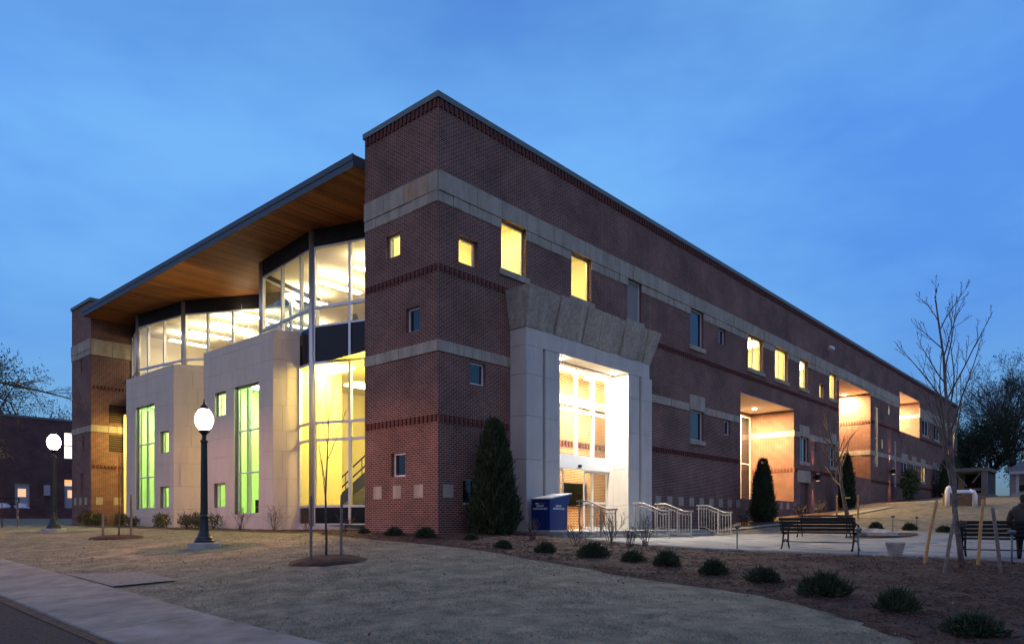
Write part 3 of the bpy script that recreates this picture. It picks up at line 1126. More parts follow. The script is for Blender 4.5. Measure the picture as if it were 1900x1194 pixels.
# recess glazing and lamps
for i, (a, b, c, e, dd) in enumerate(REC):
    window(Fr((0, dd), (1, 0), (0, -1)), a + .4, b - .25, c + .05, e - .3, 0, 4, dep=-.06, ft=.09, name='recess_window', frame_mat=M_WHITEFR, transoms=[c + (e - c) * .42])


def downlight(name, label, x, y, z, energy, color, lens, group, r=.13):
    t = empty(name, (x, y, z))
    tag(t, label, 'lamp', group)
    MB().lathe([(r * 1.25, -.03), (r * 1.3, 0)], 14).build('trim_ring', M_ALU, t)
    MB().lathe([(r, -.055), (r, -.035)], 14).build('lens', lens, t)
    add_light('bulb', 'AREA', (0, 0, -.09), energy, color, t, shape='DISK', size=r * 2)
    return t


downlight('recess_lamp', 'glaring ceiling lamp in the lowest lit brick recess', 26.8, 1.5, 7.20, 760, (1, .64, .28), E_LENSW, 'recess ceiling lamps')
downlight('recess_lamp', 'glaring ceiling lamp in the tall middle brick recess', 44.1, 1.7, 10.34, 760, (1, .63, .28), E_LENSW, 'recess ceiling lamps')
downlight('recess_lamp', 'ceiling lamp in the small high brick recess farthest along the facade', 58.3, 1.8, 11.62, 900, (1, .66, .32), E_LENSW, 'recess ceiling lamps')

# ---- entrance portal
pw = MB()
PF = Fr((0, -.72), (1, 0), (0, -1))
for (u0, u1, d0, d1, z0, z1) in ((3.28, 4.14, -.72, 0, .1, 6.30), (4.14, 4.31, -.72, -.14, .1, 6.30), (4.31, 5.11, -.72, -.02, .1, 6.30),
                                 (9.52, 10.32, -.72, -.02, .1, 6.30), (10.32, 10.47, -.72, -.14, .1, 6.30), (10.47, 11.28, -.72, 0, .1, 6.30)):
    zs = [z0, 1.05, 2.5, 3.95, 5.35, z1]
    for c, e in zip(zs, zs[1:]):
        MB().box(PF, u0 + .002, u1 - .002, d0, d1, c + .004, e - .004).build('jamb_stone', M_CAST, LIB, bevel=.006)
us = [3.28, 5.2, 7.3, 9.4, 11.1]
for a, b in zip(us, us[1:]):
    MB().box(PF, a + .003, b - .003, -.72, -.01, 6.305, 6.90).build('frieze_stone', M_CAST, LIB, bevel=.006)
# keyed lintel of leaning voussoirs: bottom and top positions, proud or set back
VS = [(3.24, 4.24, 3.00, 4.22, 0), (4.24, 4.76, 4.22, 4.76, 1), (4.76, 5.94, 4.76, 5.76, 0), (5.94, 6.38, 5.76, 6.35, 1), (6.38, 7.35, 6.35, 7.22, 0), (7.35, 8.26, 7.22, 8.24, 0),
      (8.26, 8.86, 8.24, 8.80, 1), (8.86, 10.0, 8.80, 9.82, 0), (10.0, 10.56, 9.82, 10.46, 1), (10.56, 11.14, 10.46, 11.42, 0)]
for (b0, b1, t0, t1, rec) in VS:
    v = MB()
    db, dt = (.02 - .07 * rec, .40 - .07 * rec)
    zt = 8.18 + rng.uniform(-.012, .012)
    zb = 6.88 + rng.uniform(-.015, .015)
    g = .006
    P8 = [PF.p(b0 + g, -.72, zb), PF.p(b1 - g, -.72, zb), PF.p(b1 - g, db, zb), PF.p(b0 + g, db, zb),
          PF.p(t0 + g, -.72, zt), PF.p(t1 - g, -.72, zt), PF.p(t1 - g, dt, zt), PF.p(t0 + g, dt, zt)]
    v.v = P8
    v.f = [(0, 3, 2, 1), (4, 5, 6, 7), (0, 1, 5, 4), (1, 2, 6, 5), (2, 3, 7, 6), (3, 0, 4, 7)]
    v.build('voussoir', M_ROUGH, LIB, bevel=.02)
# portal reveal: cast stone lining back to the glazing line
mb = MB()
mb.box(FW, 4.95, 5.108, .002, .30, .1, 6.26)
mb.box(FW, 9.522, 9.68, .002, .30, .1, 6.26)
mb.box(FW, 4.95, 9.68, .002, .30, 6.262, 6.4)
mb.build('portal_lining', M_CAST, LIB)
# portal glazing at y = .28
GF = Fr((0, .28), (1, 0), (0, -1))
ent = empty('entrance_glazing', (7.3, .28, .1), 0, LIB)
einv = Matrix.Translation(-Vector((7.3, .28, .1)))


def epart(name, mat, u0, u1, d0, d1, z0, z1):
    o = MB().box(GF, u0, u1, d0, d1, z0, z1).build(name, mat, ent)
    o.matrix_parent_inverse = einv
    return o


MU = [5.15, 6.22, 7.33, 8.44, 9.48]
for u in MU:
    epart('mullion', M_WHITEFR, u - .055, u + .055, -.06, .06, 2.95, 6.24)
for a, b in zip(MU, MU[1:]):
    epart('transom', M_WHITEFR, a + .055, b - .055, -.055, .055, 4.60, 4.70)
    for c, e in ((2.97, 4.60), (4.70, 6.2)):
        epart('pane', M_GLASS, a + .055, b - .055, -.01, .0, c, e)
epart('door_header', M_WHITEFR, 5.12, 9.50, -.10, .10, 2.42, 2.948)
epart('door_sensor', M_BLACK, 7.38, 7.54, .102, .15, 2.50, 2.60)
for a, b, d in ((5.14, 6.20, -.02), (8.44, 9.48, -.02), (6.12, 6.68, -.09), (7.98, 8.52, -.09)):
    for u in (a, b - .07):
        epart('door_stile', M_WHITEFR, u, u + .07, d - .025, d + .025, .11, 2.41)
    for c in (.11, 1.12, 2.33):
        epart('door_rail', M_WHITEFR, a + .07, b - .07, d - .024, d + .024, c, c + (.12 if c < .2 else .08))
    epart('door_pane', M_GLASS, a + .07, b - .07, d - .006, d + .002, .23, 2.33)
# lobby behind the doors
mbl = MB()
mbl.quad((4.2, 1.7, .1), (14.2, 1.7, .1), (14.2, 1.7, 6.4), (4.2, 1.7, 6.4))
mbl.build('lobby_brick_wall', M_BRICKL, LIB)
rl = room(4.2, 14.2, .32, 1.8, .1, 6.4, ('y0', 'y1'), M_CREAM, [(5, 6.4, .6, 1.0), (7.0, 8.4, .6, 1.0), (9.0, 10.4, .6, 1.0), (11, 12.4, .6, 1.0)], E_LOBBY, 'lobby')
for x_ in (5.6, 7.7, 9.8):
    MB().box(FW, x_, x_ + .7, .5, .62, 2.75, 2.85).build('ceiling_lamp', E_LOBBY, rl)
MB().box(FW, 4.2, 14.2, 1.62, 1.69, 5.2, 5.56).build('lobby_stone_band', M_CREAM, LIB)
lb = MB()
for k in range(48):
    lb.box(FW, 4.3 + k * .2, 4.4 + k * .2, 1.64, 1.69, 3.5, 3.72)
tag(lb.build('lobby_soldier_bricks', M_RED, LIB), kind='stuff')
tv = empty('wall_screen', (9.15, 1.66, 1.05))
tag(tv, 'black wall screen on the brick lobby wall seen through the entrance doors', 'screen')
MB().box(FW, -.80, .80, -.03, .03, 0, .97).build('bezel', M_BLACK, tv, bevel=.01)
MB().box(FW, -.76, .76, -.035, -.031, .04, .93).build('panel', M_SCREEN, tv)
downlight('portal_downlight', 'dazzling downlight in the entrance portal beside the book drop', 5.55, -.36, 6.295, 110, (1, .92, .80), E_LENS, 'portal downlights')
downlight('portal_downlight', 'dazzling downlight in the entrance portal away from the book drop', 9.0, -.36, 6.295, 330, (1, .92, .80), E_LENS, 'portal downlights')

# ---- glass bays
A0, A1, B1 = (3.46, 3.66), (1.58, 9.29), (2.02, 14.07)
C00, C0, C1, D1, E1 = (5.87, 15.5), (4.39, 18.35), (2.19, 22.57), (1.60, 27.17), (2.30, 29.9)


def facet(p, q):
    L = math.dist(p, q)
    u = ((q[0] - p[0]) / L, (q[1] - p[1]) / L)
    return Fr(p, u, (-u[1], u[0])), L


ZT, ZM, ZS1, ZS0 = 11.55, 9.10, 8.33, 6.84


def bay(p, q, cuts, low, big_end=True):
    """Upper storey of one facet: panes, mullions, transoms, spandrels, dark head panel."""
    fr, L = facet(p, q)
    for k, u in enumerate(cuts):
        w = .055
        part_box('mullion', M_ALU, LIB, fr, u - w, u + w, -.08, .06, ZS0 if low else ZS1 - .15, ZT)
    us = list(cuts)
    for a, b in zip(us, us[1:]):
        part_box('transom', M_ALU, LIB, fr, a + .055, b - .055, -.07, .05, ZM - .05, ZM + .05)
        part_box('transom', M_ALU, LIB, fr, a + .055, b - .055, -.07, .05, ZT - .07, ZT)
        part_box('transom', M_ALU, LIB, fr, a + .055, b - .055, -.07, .05, ZS1 - .04, ZS1 + .04)
        part_box('pane', M_GLASS, LIB, fr, a + .055, b - .055, -.012, .0, ZM + .05, ZT - .07)
        part_box('pane', M_GLASS, LIB, fr, a + .055, b - .055, -.012, .0, ZS1 + .04, ZM - .05)
        part_box('spandrel_panel', M_SPAN, LIB, fr, a + .055, b - .055, -.04, .01, ZS0 + .05, ZS1 - .04)
    u = 0
    while u < L - .02:
        v = min(u + .6, L)
        part_box('head_panel', M_DARK, LIB, fr, u + .004, v - .004, -.1, .05, ZT + .004, 12.268)
        u = v


def low_glazing(p, q, cuts, z_dark=True):
    fr, L = facet(p, q)
    for u in cuts:
        part_box('mullion', M_ALU, LIB, fr, u - .055, u + .055, -.08, .06, .25, ZS0)
    for a, b in zip(cuts, cuts[1:]):
        for z in (ZS0, 4.42, 3.72, 1.04, .30):
            part_box('transom', M_ALU, LIB, fr, a + .055, b - .055, -.07, .05, z - .05, z + .05)
        for c, e in ((.35, .99), (1.09, 3.67), (3.77, 4.37), (4.47, ZS0 - .05)):
            part_box('pane', M_GLASS if c > .5 else M_SPAN, LIB, fr, a + .055, b - .055, -.012, .0, c, e)
    part_box('stone_kerb', M_CAST, LIB, fr, 0, L, -.15, .08, -.3, .245)


bay(A0, A1, [.06, 2.1, 4.08, 5.82], True)
bay(A1, B1, [.12, .97, 2.72, 4.70], False)
low_glazing(A0, A1, [.06, 2.1, 4.08, 5.82])
low_glazing(A1, (1.69, 10.5), [.12, 1.08])
bay(C00, C1, [.06, 3.24 - .03, 3.21 + 1.73, 3.21 + 3.27, 7.88], False)
bay(C1, D1, [.10, 1.91, 3.57, 4.58], False)
bay(D1, E1, [.06, 1.4, 2.76], False)
low_glazing((5.0, 17.18), (4.42, 18.29), [.06, 1.2])
fr, L = facet(B1, C00)
bay(B1, C00, [.06, 2.0, L - .06], False)
# round corner posts of the bays
for (x, y), zz in ((A1, .25), (C1, 8.0), (D1, 8.0), (B1, 8.0)):
    MB().tube([(x - .02, y, zz), (x - .02, y, 12.2)], .13, 12).build('corner_post', M_ALU, LIB, smooth=True)

# overhanging roof with board soffit
RFp = [(-.45, 3.67), (14, 3.67), (14, 29.89), (-.45, 29.89)]
MB().prism(RFp, 12.30, 12.66).build('overhang_roof', M_FASCIA, LIB)
part_box('fascia', M_FASCIA, LIB, LF, 3.665, 29.895, .44, .475, 12.24, 12.47)
part_box('fascia', M_FASCIA, LIB, LF, 3.66, 29.9, .45, .50, 12.475, 12.68)
sb = MB()
y = 3.70
while y < 29.85:
    sb.box(FW, -.43, 6.2, y, y + .105, 12.272, 12.298)
    y += .14
tag(sb.build('soffit_boards', M_WOOD, LIB), kind='stuff')

# interior of the bays
FLO = [(3.7, 3.9), (1.85, 9.3), (2.3, 14.1), (5.9, 15.7), (4.6, 18.4), (2.45, 22.6), (1.9, 27.2), (2.5, 29.7), (13, 29.7), (13, 3.9)]
MB().prism(FLO, 6.9, 7.9).build('upper_floor', M_CARPET, LIB)
MB().prism(FLO, 11.75, 11.85).build('upper_ceiling', M_CREAM, LIB)
mb = MB()
mb.quad((13, 3.9, 7.9), (13, 29.7, 7.9), (13, 29.7, 11.75), (13, 3.9, 11.75))
mb.quad((3.7, 3.9, 7.9), (13, 3.9, 7.9), (13, 3.9, 11.75), (3.7, 3.9, 11.75))
mb.quad((2.5, 29.7, 7.9), (13, 29.7, 7.9), (13, 29.7, 11.75), (2.5, 29.7, 11.75))
mb.build('upper_inner_wall', M_CREAM, LIB)
AT = [(1.7, 3.85), (8.6, 3.85), (8.6, 13.9), (3.8, 13.9), (3.8, 10.45), (1.75, 10.45)]
mb = MB()
for k in range(5):
    (xa, ya), (xb, yb) = AT[k], AT[k + 1]
    mb.quad((xa, ya, .3), (xb, yb, .3), (xb, yb, 6.85), (xa, ya, 6.85))
mb.quad(*[(x, y, .3) for x, y in AT])
mb.quad(*[(x, y, 6.85) for x, y in AT])
atr = mb.build('atrium', M_ATRPAINT, LIB)
for (xa, xb, ya, yb) in ((3.4, 4.6, 4.6, 5.4), (3.4, 4.6, 6.4, 7.2), (6, 7.2, 5, 6), (6, 7.2, 8, 9), (5, 6.2, 11, 12)):
    MB().box(FW, xa, xb, ya, yb, 6.77, 6.83).build('ceiling_lamp', E_ATRIUM, atr)
MB().box(FW, 2.1, 3.1, 8.6, 10.2, 6.74, 6.83).build('ceiling_lamp', E_BAYLAMP, atr)  # extra panel added to throw yellow light on the nearer stone box side
for (x, y, z) in ((2.75, 6.3, 5.3), (2.95, 5.5, 5.3)):  # strong pendants added to light the outer edge of the nearer stone box side
    MB().lathe([(.12, 0), (.16, .05), (.16, .6), (.12, .65)], 12, (x, y, z)).build('fill_pendant', E_FILL, atr)
    MB().tube([(x, y, z + .65), (x, y, 6.8)], .012, 5).build('pendant_cord', M_BLACK, atr)
room(4.45, 8, 16.8, 19.5, .3, 6.85, ('x0',), M_YELLOW, [(4.9, 6, 17.1, 18.9)], E_BAYLAMP, 'niche_room')
MB().lathe([(.11, 0), (.12, .05), (.12, 4.6), (.11, 4.65)], 12, (5.32, 17.45, 1.2)).build('niche_fill', E_FILL, LIB)  # unseen glowing tube added to light the side of the farther stone box
low_glazing((1.66, 26.7), D1, [.06, .40])
low_glazing(D1, E1, [.06, 1.4, 2.76])
room(1.75, 6, 26.7, 29.8, .3, 6.85, ('x0',), M_YELLOW, [(2.6, 4.2, 27.4, 29.2)], E_BAYLAMP, 'niche_room')

# limestone boxes
HB = [[(12.08, 14.20, .74, 6.36), (15.0, 16.05, 5.25, 6.33), (15.05, 16.15, 1.05, 2.17)], [(22.84, 25.28, 1.10, 6.64), (21.05, 22.13, 3.95, 5.07), (21.05, 22.13, 1.12, 2.22)]]
for bi, (ya, yb, xe, ye) in enumerate(((10.91, 17.18, 1.72, 10.35), (20.47, 26.64, 4.42, 18.29))):
    BF = Fr((.75, 0), (0, 1), (-1, 0))
    holes = HB[bi]
    mb = MB()
    wall_mb(mb, BF, ya, yb, -.6, 8.33, holes, .3, d=-.03)
    SF, SL = facet((xe, ye), (.75, ya))
    SF = Fr((xe, ye), SF.u, (-SF.n[0], -SF.n[1]) if SF.n[1] > 0 else SF.n)
    mb.quad(SF.p(0, -.03, -.6), SF.p(SL, -.03, -.6), SF.p(SL, -.03, 8.33), SF.p(0, -.03, 8.33))
    mb.quad((.78, yb, -.6), (5, yb, -.6), (5, yb, 8.33), (.78, yb, 8.33))
    mb.build('stone_backing', M_JOINT, LIB)
    MB().prism([(.80, ya + .02), (.80, yb - .02), (2.2, yb - .02), (2.2 if bi == 0 else 3.2, ya - .3)], 8.2, 8.30).build('box_roof', M_CAST, LIB)
    rr = random.Random(20 + bi)
    rows = [-.5, .62, 1.06, 2.2, 3.35, 4.2, 5.25, 6.37, 7.15, 7.98, 8.35]
    for ri, (c, e) in enumerate(zip(rows, rows[1:])):
        u = ya
        first = True
        while u < yb - .02:
            w = rr.choice((.75, 1.15, 1.5, 1.9)) if e < 8.2 and e - c > .5 else 1.9
            v = min(u + w, yb)
            if yb - v < .4:
                v = yb
            for r in _clip(u, v, c, e, holes):
                MB().box(BF, r[0] + .004, r[1] - .004, -.028, rr.uniform(-.002, .004), r[2] + .004, r[3] - .004).build('stone_panel', M_LIME, LIB)
            u = v
        u = 0
        while u < SL - .02:
            w = rr.choice((.6, .75, 1.1))
            v = min(u + w, SL)
            if SL - v < .3:
                v = SL
            MB().box(SF, u + .004, v - .004, -.028, rr.uniform(-.002, .004), c + .004, e - .004).build('stone_panel', M_LIME, LIB)
            u = v
    for hi, h in enumerate(holes):
        window(BF, h[0], h[1], h[2], h[3], 1, 1 if hi == 0 else 0, dep=.2, transoms=[2.56, 4.42] if hi == 0 and bi == 0 else [2.8, 4.6] if hi == 0 else ())
    room(.80, 3.75 if bi == 0 else 5.2, ya + .1, yb - .1, .3, 6.84, ('x0',), M_GREEN, [(1.8, 3.0, ya + .8, ya + 2.0), (1.8, 3.0, ya + 3.6, ya + 5.0)], E_GREEN, 'study_room')
    hh = holes[0]
    for f0, f1, dd in ((.08, .20, .5), (.46, .60, .8), (.84, .93, .45)):
        MB().box(FW, .80 + dd, .86 + dd, hh[0] + (hh[1] - hh[0]) * f0, hh[0] + (hh[1] - hh[0]) * f1, .31, 6.5).build('glow_fin', M_GREEN, LIB)  # thin fins in wall paint, added to vary the glow behind the tall window
    # low shelving seen at the foot of the tall window
    for k in range(2):
        bc = empty('bookcase', (2.6, ya + 1.5 + 2.2 * k, .3))
        tag(bc, ('low dark bookcase inside the stone bay nearer the corner tower' if bi == 0 else 'low dark bookcase inside the stone bay farther from the corner tower') + (', nearer end' if k == 0 else ', farther end'), 'bookcase', 'low bookcases in the stone bays')
        MB().box(FW, -.2, .2, -.8, .8, 0, 1.15).build('carcass', M_BLACK, bc)
        for z in (.1, .45, .8):
            MB().box(FW, -.215, -.202, -.75, .75, z, z + .03).build('shelf', M_GREY, bc)

# atrium stair
st = empty('atrium_stair', (4.9, 13.3, .3), 0, LIB)
inv = Matrix.Translation(-Vector((4.9, 13.3, .3)))
for k in range(32):
    y0 = 13.3 - k * .28
    o = MB().box(FW, 4.3, 5.6, y0 - .30, y0, .3 + k * .140, .3 + (k + 1) * .140).build('tread', M_GREY, st)
    o.matrix_parent_inverse = inv
for x in (4.25, 5.65):
    v = MB()
    for (yy, zz) in ((13.4, .3), (4.3, 4.85)):
        for dx in (-.04, .04):
            v.v += [(x + dx, yy, zz - .25), (x + dx, yy, zz + .25)]
    v.f = [(0, 1, 3, 2), (4, 6, 7, 5), (0, 4, 5, 1), (2, 3, 7, 6), (1, 5, 7, 3), (0, 2, 6, 4)]
    o = v.build('stringer', M_BLACK, st)
    o.matrix_parent_inverse = inv
    for zz in (.55, 1.0):
        o = MB().tube([(x, 13.7, .3 + zz), (x, 13.3, .32 + zz), (x, 4.3, 4.85 + zz)], .035, 8).build('handrail', M_BLACK, st, smooth=True)
        o.matrix_parent_inverse = inv
    for k in range(8):
        yy = 13.2 - k * 1.2
        zz = .35 + (13.3 - yy) * .5
        o = MB().tube([(x, yy, zz), (x, yy, zz + 1.0)], .02, 6).build('baluster', M_BLACK, st)
        o.matrix_parent_inverse = inv

# furniture behind the upper glass
def upper_thing(name, label, cat, loc, boxes, group=None):
    t = empty(name, loc)
    tag(t, label, cat, group)
    for nm, mat, b in boxes:
        MB().box(FW, *b).build(nm, mat, t, bevel=.01)
    return t


upper_thing('study_desk', 'reddish wooden desk behind the upper glass next to the corner tower', 'desk', (3.6, 7.2, 7.9), [('desktop', M_DESK, (-.5, .5, -.9, .9, .70, .76)), ('modesty_panel', M_DESK, (-.45, -.41, -.85, .85, .15, .70)),
            ('side_panel', M_DESK, (-.45, .45, -.88, -.83, 0, .70)), ('side_panel', M_DESK, (-.45, .45, .83, .88, 0, .70))])
upper_thing('cabinet', 'tall grey cabinet behind the upper glass beside the corner post', 'cabinet', (6.0, 10.0, 7.9), [('carcass', M_GREY, (-.3, .3, -.55, .55, 0, 3.0)), ('door', M_GREY, (-.33, -.302, -.53, -.01, .05, 2.95)), ('door', M_GREY, (-.33, -.302, .01, .53, .05, 2.95))])
for i, (x, y, lab) in enumerate(((3.3, 6.0, 'olive chair with rounded back behind the upper glass, touching the tower edge'), (3.2, 8.35, 'olive chair behind the upper glass beside the reddish desk'),
                                 (4.0, 12.2, 'olive chair behind the upper glass above the nearer stone box'))):
    t = empty('reading_chair', (x, y, 7.9))
    tag(t, lab, 'chair', 'reading room chairs')
    MB().box(FW, -.25, .25, -.25, .25, .40, .48).build('seat', M_CHAIR, t, bevel=.02)
    v = MB()
    prof = [(-.24, .5), (-.26, .85), (-.2, 1.02), (-.08, 1.08), (.08, 1.08), (.2, 1.02), (.26, .85), (.24, .5)]
    v.v = [(-.27, a, b) for a, b in prof] + [(-.22, a, b) for a, b in prof]
    n = len(prof)
    v.f = [tuple(range(n)), tuple(reversed(range(n, 2 * n)))] + [(k, (k + 1) % n, n + (k + 1) % n, n + k) for k in range(n)]
    v.build('backrest', M_CHAIR, t)
    for a in (-.22, .22):
        for b in (-.22, .22):
            MB().box(FW, a - .02, a + .02, b - .02, b + .02, 0, .40).build('leg', M_BLACK, t)
k = 0
for y, pn in zip((6.2, 9.0, 11.8, 14.6, 19.2, 21.9, 24.6, 27.4), ordn):
    for x in ((4.6,) if pn in ('second', 'fourth', 'sixth', 'eighth') else (4.6, 7.6)):
        t = empty('pendant_light', (x, y, 11.2))
        tag(t, 'fluorescent pendant in the upper room, %s row from the corner tower, %s the glass' % (pn, 'next to' if x < 5 else 'farther behind'), 'lamp', 'reading room pendants')
        MB().box(FW, -1.15, 1.15, -.16, .16, 0, .07).build('tube_housing', E_ROOM, t)
        for a in (-.9, .9):
            MB().tube([(a, 0, .07), (a, 0, .55)], .012, 5).build('cord', M_ALU, t)
# ==================================================================== STREET FURNITURE
# ---- lamps
def make_lamp(label, x, y):
    z = gz(x, y)
    t = empty('street_lamp', (x, y, z))
    tag(t, label, 'street lamp', 'acorn street lamps on the lawn')
    MB().lathe([(.41, -.3), (.41, .13), (.39, .15)], 28).build('concrete_footing', M_CURB, t)
    MB().lathe([(.25, .15), (.25, .20), (.225, .22), (.215, .27), (.18, .31), (.15, .38), (.125, .44), (.105, .62), (.10, .78), (.115, .80), (.115, .84), (.09, .87)], 24).build('base', M_POST, t, smooth=False)
    MB().lathe([(.092, .87), (.078, 2.78)], 24, flute=.09).build('shaft', M_POST, t)
    MB().lathe([(.078, 2.78), (.10, 2.80), (.10, 2.83), (.06, 2.87), (.055, 2.97), (.085, 3.02), (.14, 3.06), (.15, 3.10), (.12, 3.115)], 20).build('capital', M_POST, t, smooth=False)
    MB().lathe([(.12, 3.12), (.19, 3.21), (.232, 3.33), (.235, 3.42), (.205, 3.53), (.15, 3.62), (.115, 3.66)], 24).build('globe', M_GLOBE, t, smooth=True)
    MB().lathe([(.116, 3.662), (.12, 3.68), (.10, 3.72), (.06, 3.77), (.028, 3.80), (.03, 3.83), (.018, 3.87), (.004, 3.95)], 16).build('finial', M_POST, t, smooth=True)
    MB().lathe([(.165, 3.445), (.165, 3.452)], 20).build('reflector', M_ALU, t)
    add_light('bulb', 'POINT', (0, 0, 3.418), 260, (1.0, .44, .28), t, shadow_soft_size=.022)
    return t


make_lamp('black fluted street lamp with glowing globe between the two stone bays and the camera', -6.05, 2.49)
make_lamp('black street lamp with glaring globe farther off, beside the far brick tower', -6.15, 14.6)


# ---- benches: origin at the ground mid-length, facing +x, length along y
def make_bench(label, x, y, rz, zoff=.05):
    t = empty('park_bench', (x, y, gz(x, y) + zoff), rz)
    tag(t, label, 'bench', 'black slatted benches on the plaza')
    L = .95
    for k in range(4):
        x0 = -.02 + k * .105
        MB().box(FW, x0, x0 + .085, -L, L, .42 + .004 * k, .45 + .004 * k).build('seat_slat', M_BLACK, t, bevel=.006)
    for k in range(4):
        z0 = .49 + k * .088
        xo = -.075 - k * .028
        MB().box(FW, xo - .022, xo + .012, -L, L, z0, z0 + .074).build('back_slat', M_BLACK, t, bevel=.006)
    for s in (-.88, .88):
        e = MB()
        e.tube([(-.20, s, .0), (-.15, s, .05), (-.08, s, .2), (-.04, s, .41)], [.03, .022, .022, .026], 6)
        e.tube([(.40, s, .0), (.36, s, .05), (.29, s, .2), (.30, s, .41)], [.03, .022, .022, .026], 6)
        e.tube([(-.08, s, .2), (.1, s, .26), (.29, s, .2)], .02, 6)
        e.tube([(-.04, s, .41), (.34, s, .42)], .024, 6)
        e.tube([(-.04, s, .41), (-.09, s, .6), (-.175, s, .84)], [.026, .024, .02], 6)
        e.build('end_frame', M_BLACK, t, smooth=True)
        MB().tube([(-.10, s, .63), (.1, s, .66), (.3, s, .64), (.37, s, .58), (.33, s, .52), (.30, s, .42)], .022, 6).build('armrest', M_BLACK, t, smooth=True)
    MB().box(FW, -.09, -.07, -.88, .88, .19, .215).build('stretcher', M_BLACK, t)
    return t


make_bench('black bench seen from behind, alone at the plaza edge', 4.3, -9.76, 0.0)
make_bench('black bench half hidden behind the nearer empty bench', 13.2, -7.0, PI)
make_bench('black bench with a person sitting on it, cut by the picture edge', 3.7, -13.94, 0.0)


# ---- handrails
def make_rail(label, x):
    t = empty('handrail', (x, 0, .10))
    tag(t, label, 'handrail', 'metal handrails on the entrance steps')
    top = [(0, -2.16, .98), (0, -2.62, .98), (0, -3.36, .70), (0, -3.74, .70)]
    MB().tube(top, .024, 8).build('top_rail', M_RAIL, t, smooth=True)
    MB().tube([(p[0], p[1], p[2] - .13) for p in top][:1] + [(0, -2.62, .85), (0, -3.36, .57), (0, -3.66, .57)], .013, 6).build('sub_rail', M_RAIL, t)
    MB().tube([(0, -2.26, .09), (0, -2.55, .09), (0, -3.12, -.17), (0, -3.66, -.17)], .013, 6).build('bottom_rail', M_RAIL, t)

    def zt(y):
        y = -y
        return .98 if y < 2.62 else .70 if y > 3.36 else .98 - .28 * (y - 2.62) / .74

    def zb(y):
        y = -y
        return .09 if y < 2.55 else -.17 if y > 3.12 else .09 - .26 * (y - 2.55) / .57

    for y in (-2.26, -3.12, -3.66):
        MB().box(Fr((0, y), (1, 0), (0, 1)), -.018, .018, -.018, .018, -.27 if y < -3 else 0, zt(y)).build('post', M_RAIL, t)
    for k in range(11):
        y = -2.26 - 1.40 * (k + 1) / 12
        if abs(y + 3.12) < .04:
            continue
        MB().box(Fr((0, y), (1, 0), (0, 1)), -.008, .008, -.008, .008, zb(y), zt(y) - .13).build('baluster', M_RAIL, t)
    for k in range(12):
        y = -2.26 - 1.40 * (k + .5) / 12
        c = zt(y) - .065
        ring = [(0, y + .05 * math.cos(a), c + .05 * math.sin(a)) for a in np.linspace(0, 2 * PI, 11)]
        MB().tube(ring, .007, 4, caps=False).build('ring', M_RAIL, t)
    return t


make_rail('metal handrail on the steps nearest the blue book drop', 4.14)
make_rail('metal handrail on the steps, second from the blue book drop', 7.5)
make_rail('metal handrail on the steps, third from the blue book drop', 9.09)
make_rail('metal handrail at the end of the steps farthest from the book drop', 12.4)

# ---- book drop
bd = empty('book_drop', (3.24, -1.75, .10))
tag(bd, 'dark blue metal book return box beside the entrance portal', 'book return')
v = MB()
w, dp = .95, .78
for y in (0, dp):
    v.v += [(0, y, .04), (w - .02, y, .04), (w - .02, y, .78), (w + .16, y, 1.21), (0, y, 1.03)]
v.f = [(0, 1, 2, 3, 4), (9, 8, 7, 6, 5), (0, 5, 6, 1), (1, 6, 7, 2), (2, 7, 8, 3), (4, 9, 5, 0), (3, 8, 9, 4)]
v.build('body', M_BLUE, bd, bevel=.008)
v = MB()
for y in (-.03, dp + .03):
    v.v += [(-.03, y, 1.035), (w + .19, y, 1.225), (w + .19, y, 1.265), (-.03, y, 1.075)]
v.f = [(0, 1, 2, 3), (7, 6, 5, 4), (0, 4, 5, 1), (2, 6, 7, 3), (1, 5, 6, 2), (3, 7, 4, 0)]
v.build('lid', M_ALU, bd)
MB().box(FW, -.01, w, -.012, dp + .01, 0, .038).build('plinth', M_ALU, bd)


def lettering(txt, size, loc, rot, parent, mat=M_WHITE):
    c = bpy.data.curves.new('lettering', 'FONT')
    c.body = txt
    c.size = size
    c.align_x = 'CENTER'
    c.extrude = .002
    c.offset = .0015
    c.materials.append(mat)
    tmp = bpy.data.objects.new('lettering_curve', c)
    COL.objects.link(tmp)
    m = bpy.data.meshes.new_from_object(tmp.evaluated_get(bpy.context.evaluated_depsgraph_get()))
    bpy.data.objects.remove(tmp)
    o = bpy.data.objects.new('lettering', m)
    COL.objects.link(o)
    o.parent = parent
    o.location = loc
    o.rotation_euler = rot
    return o


lettering('LIBRARY', .085, (.46, -.006, .80), (PI / 2, 0, 0), bd)
lettering('BOOK RETURN', .085, (.46, -.006, .71), (PI / 2, 0, 0), bd)
lettering('LIBRARY', .085, (-.006, .40, .80), (PI / 2, 0, -PI / 2), bd)
lettering('BOOK RETURN', .085, (-.006, .40, .71), (PI / 2, 0, -PI / 2), bd)
MB().box(FW, -.006, -.001, .48, .60, .885, .93).build('logo_mark', M_WHITE, bd)
MB().box(FW, -.005, -.001, .20, .46, .895, .915).build('logo_line', M_RAIL, bd)


# ---- path lights
def path_light(label, x, y, hgt=.62, off=.04):
    t = empty('path_light', (x, y, gz(x, y) + off))
    tag(t, label, 'path light', 'small green path lights')
    MB().tube([(0, 0, -.1), (0, 0, hgt - .06)], .019, 8).build('stem', M_POSTG, t, smooth=True)
    MB().lathe([(.03, hgt - .08), (.075, hgt - .045), (.08, hgt - .01), (.05, hgt + .012), (.01, hgt + .02)], 12).build('hood', M_POSTG, t, smooth=True)


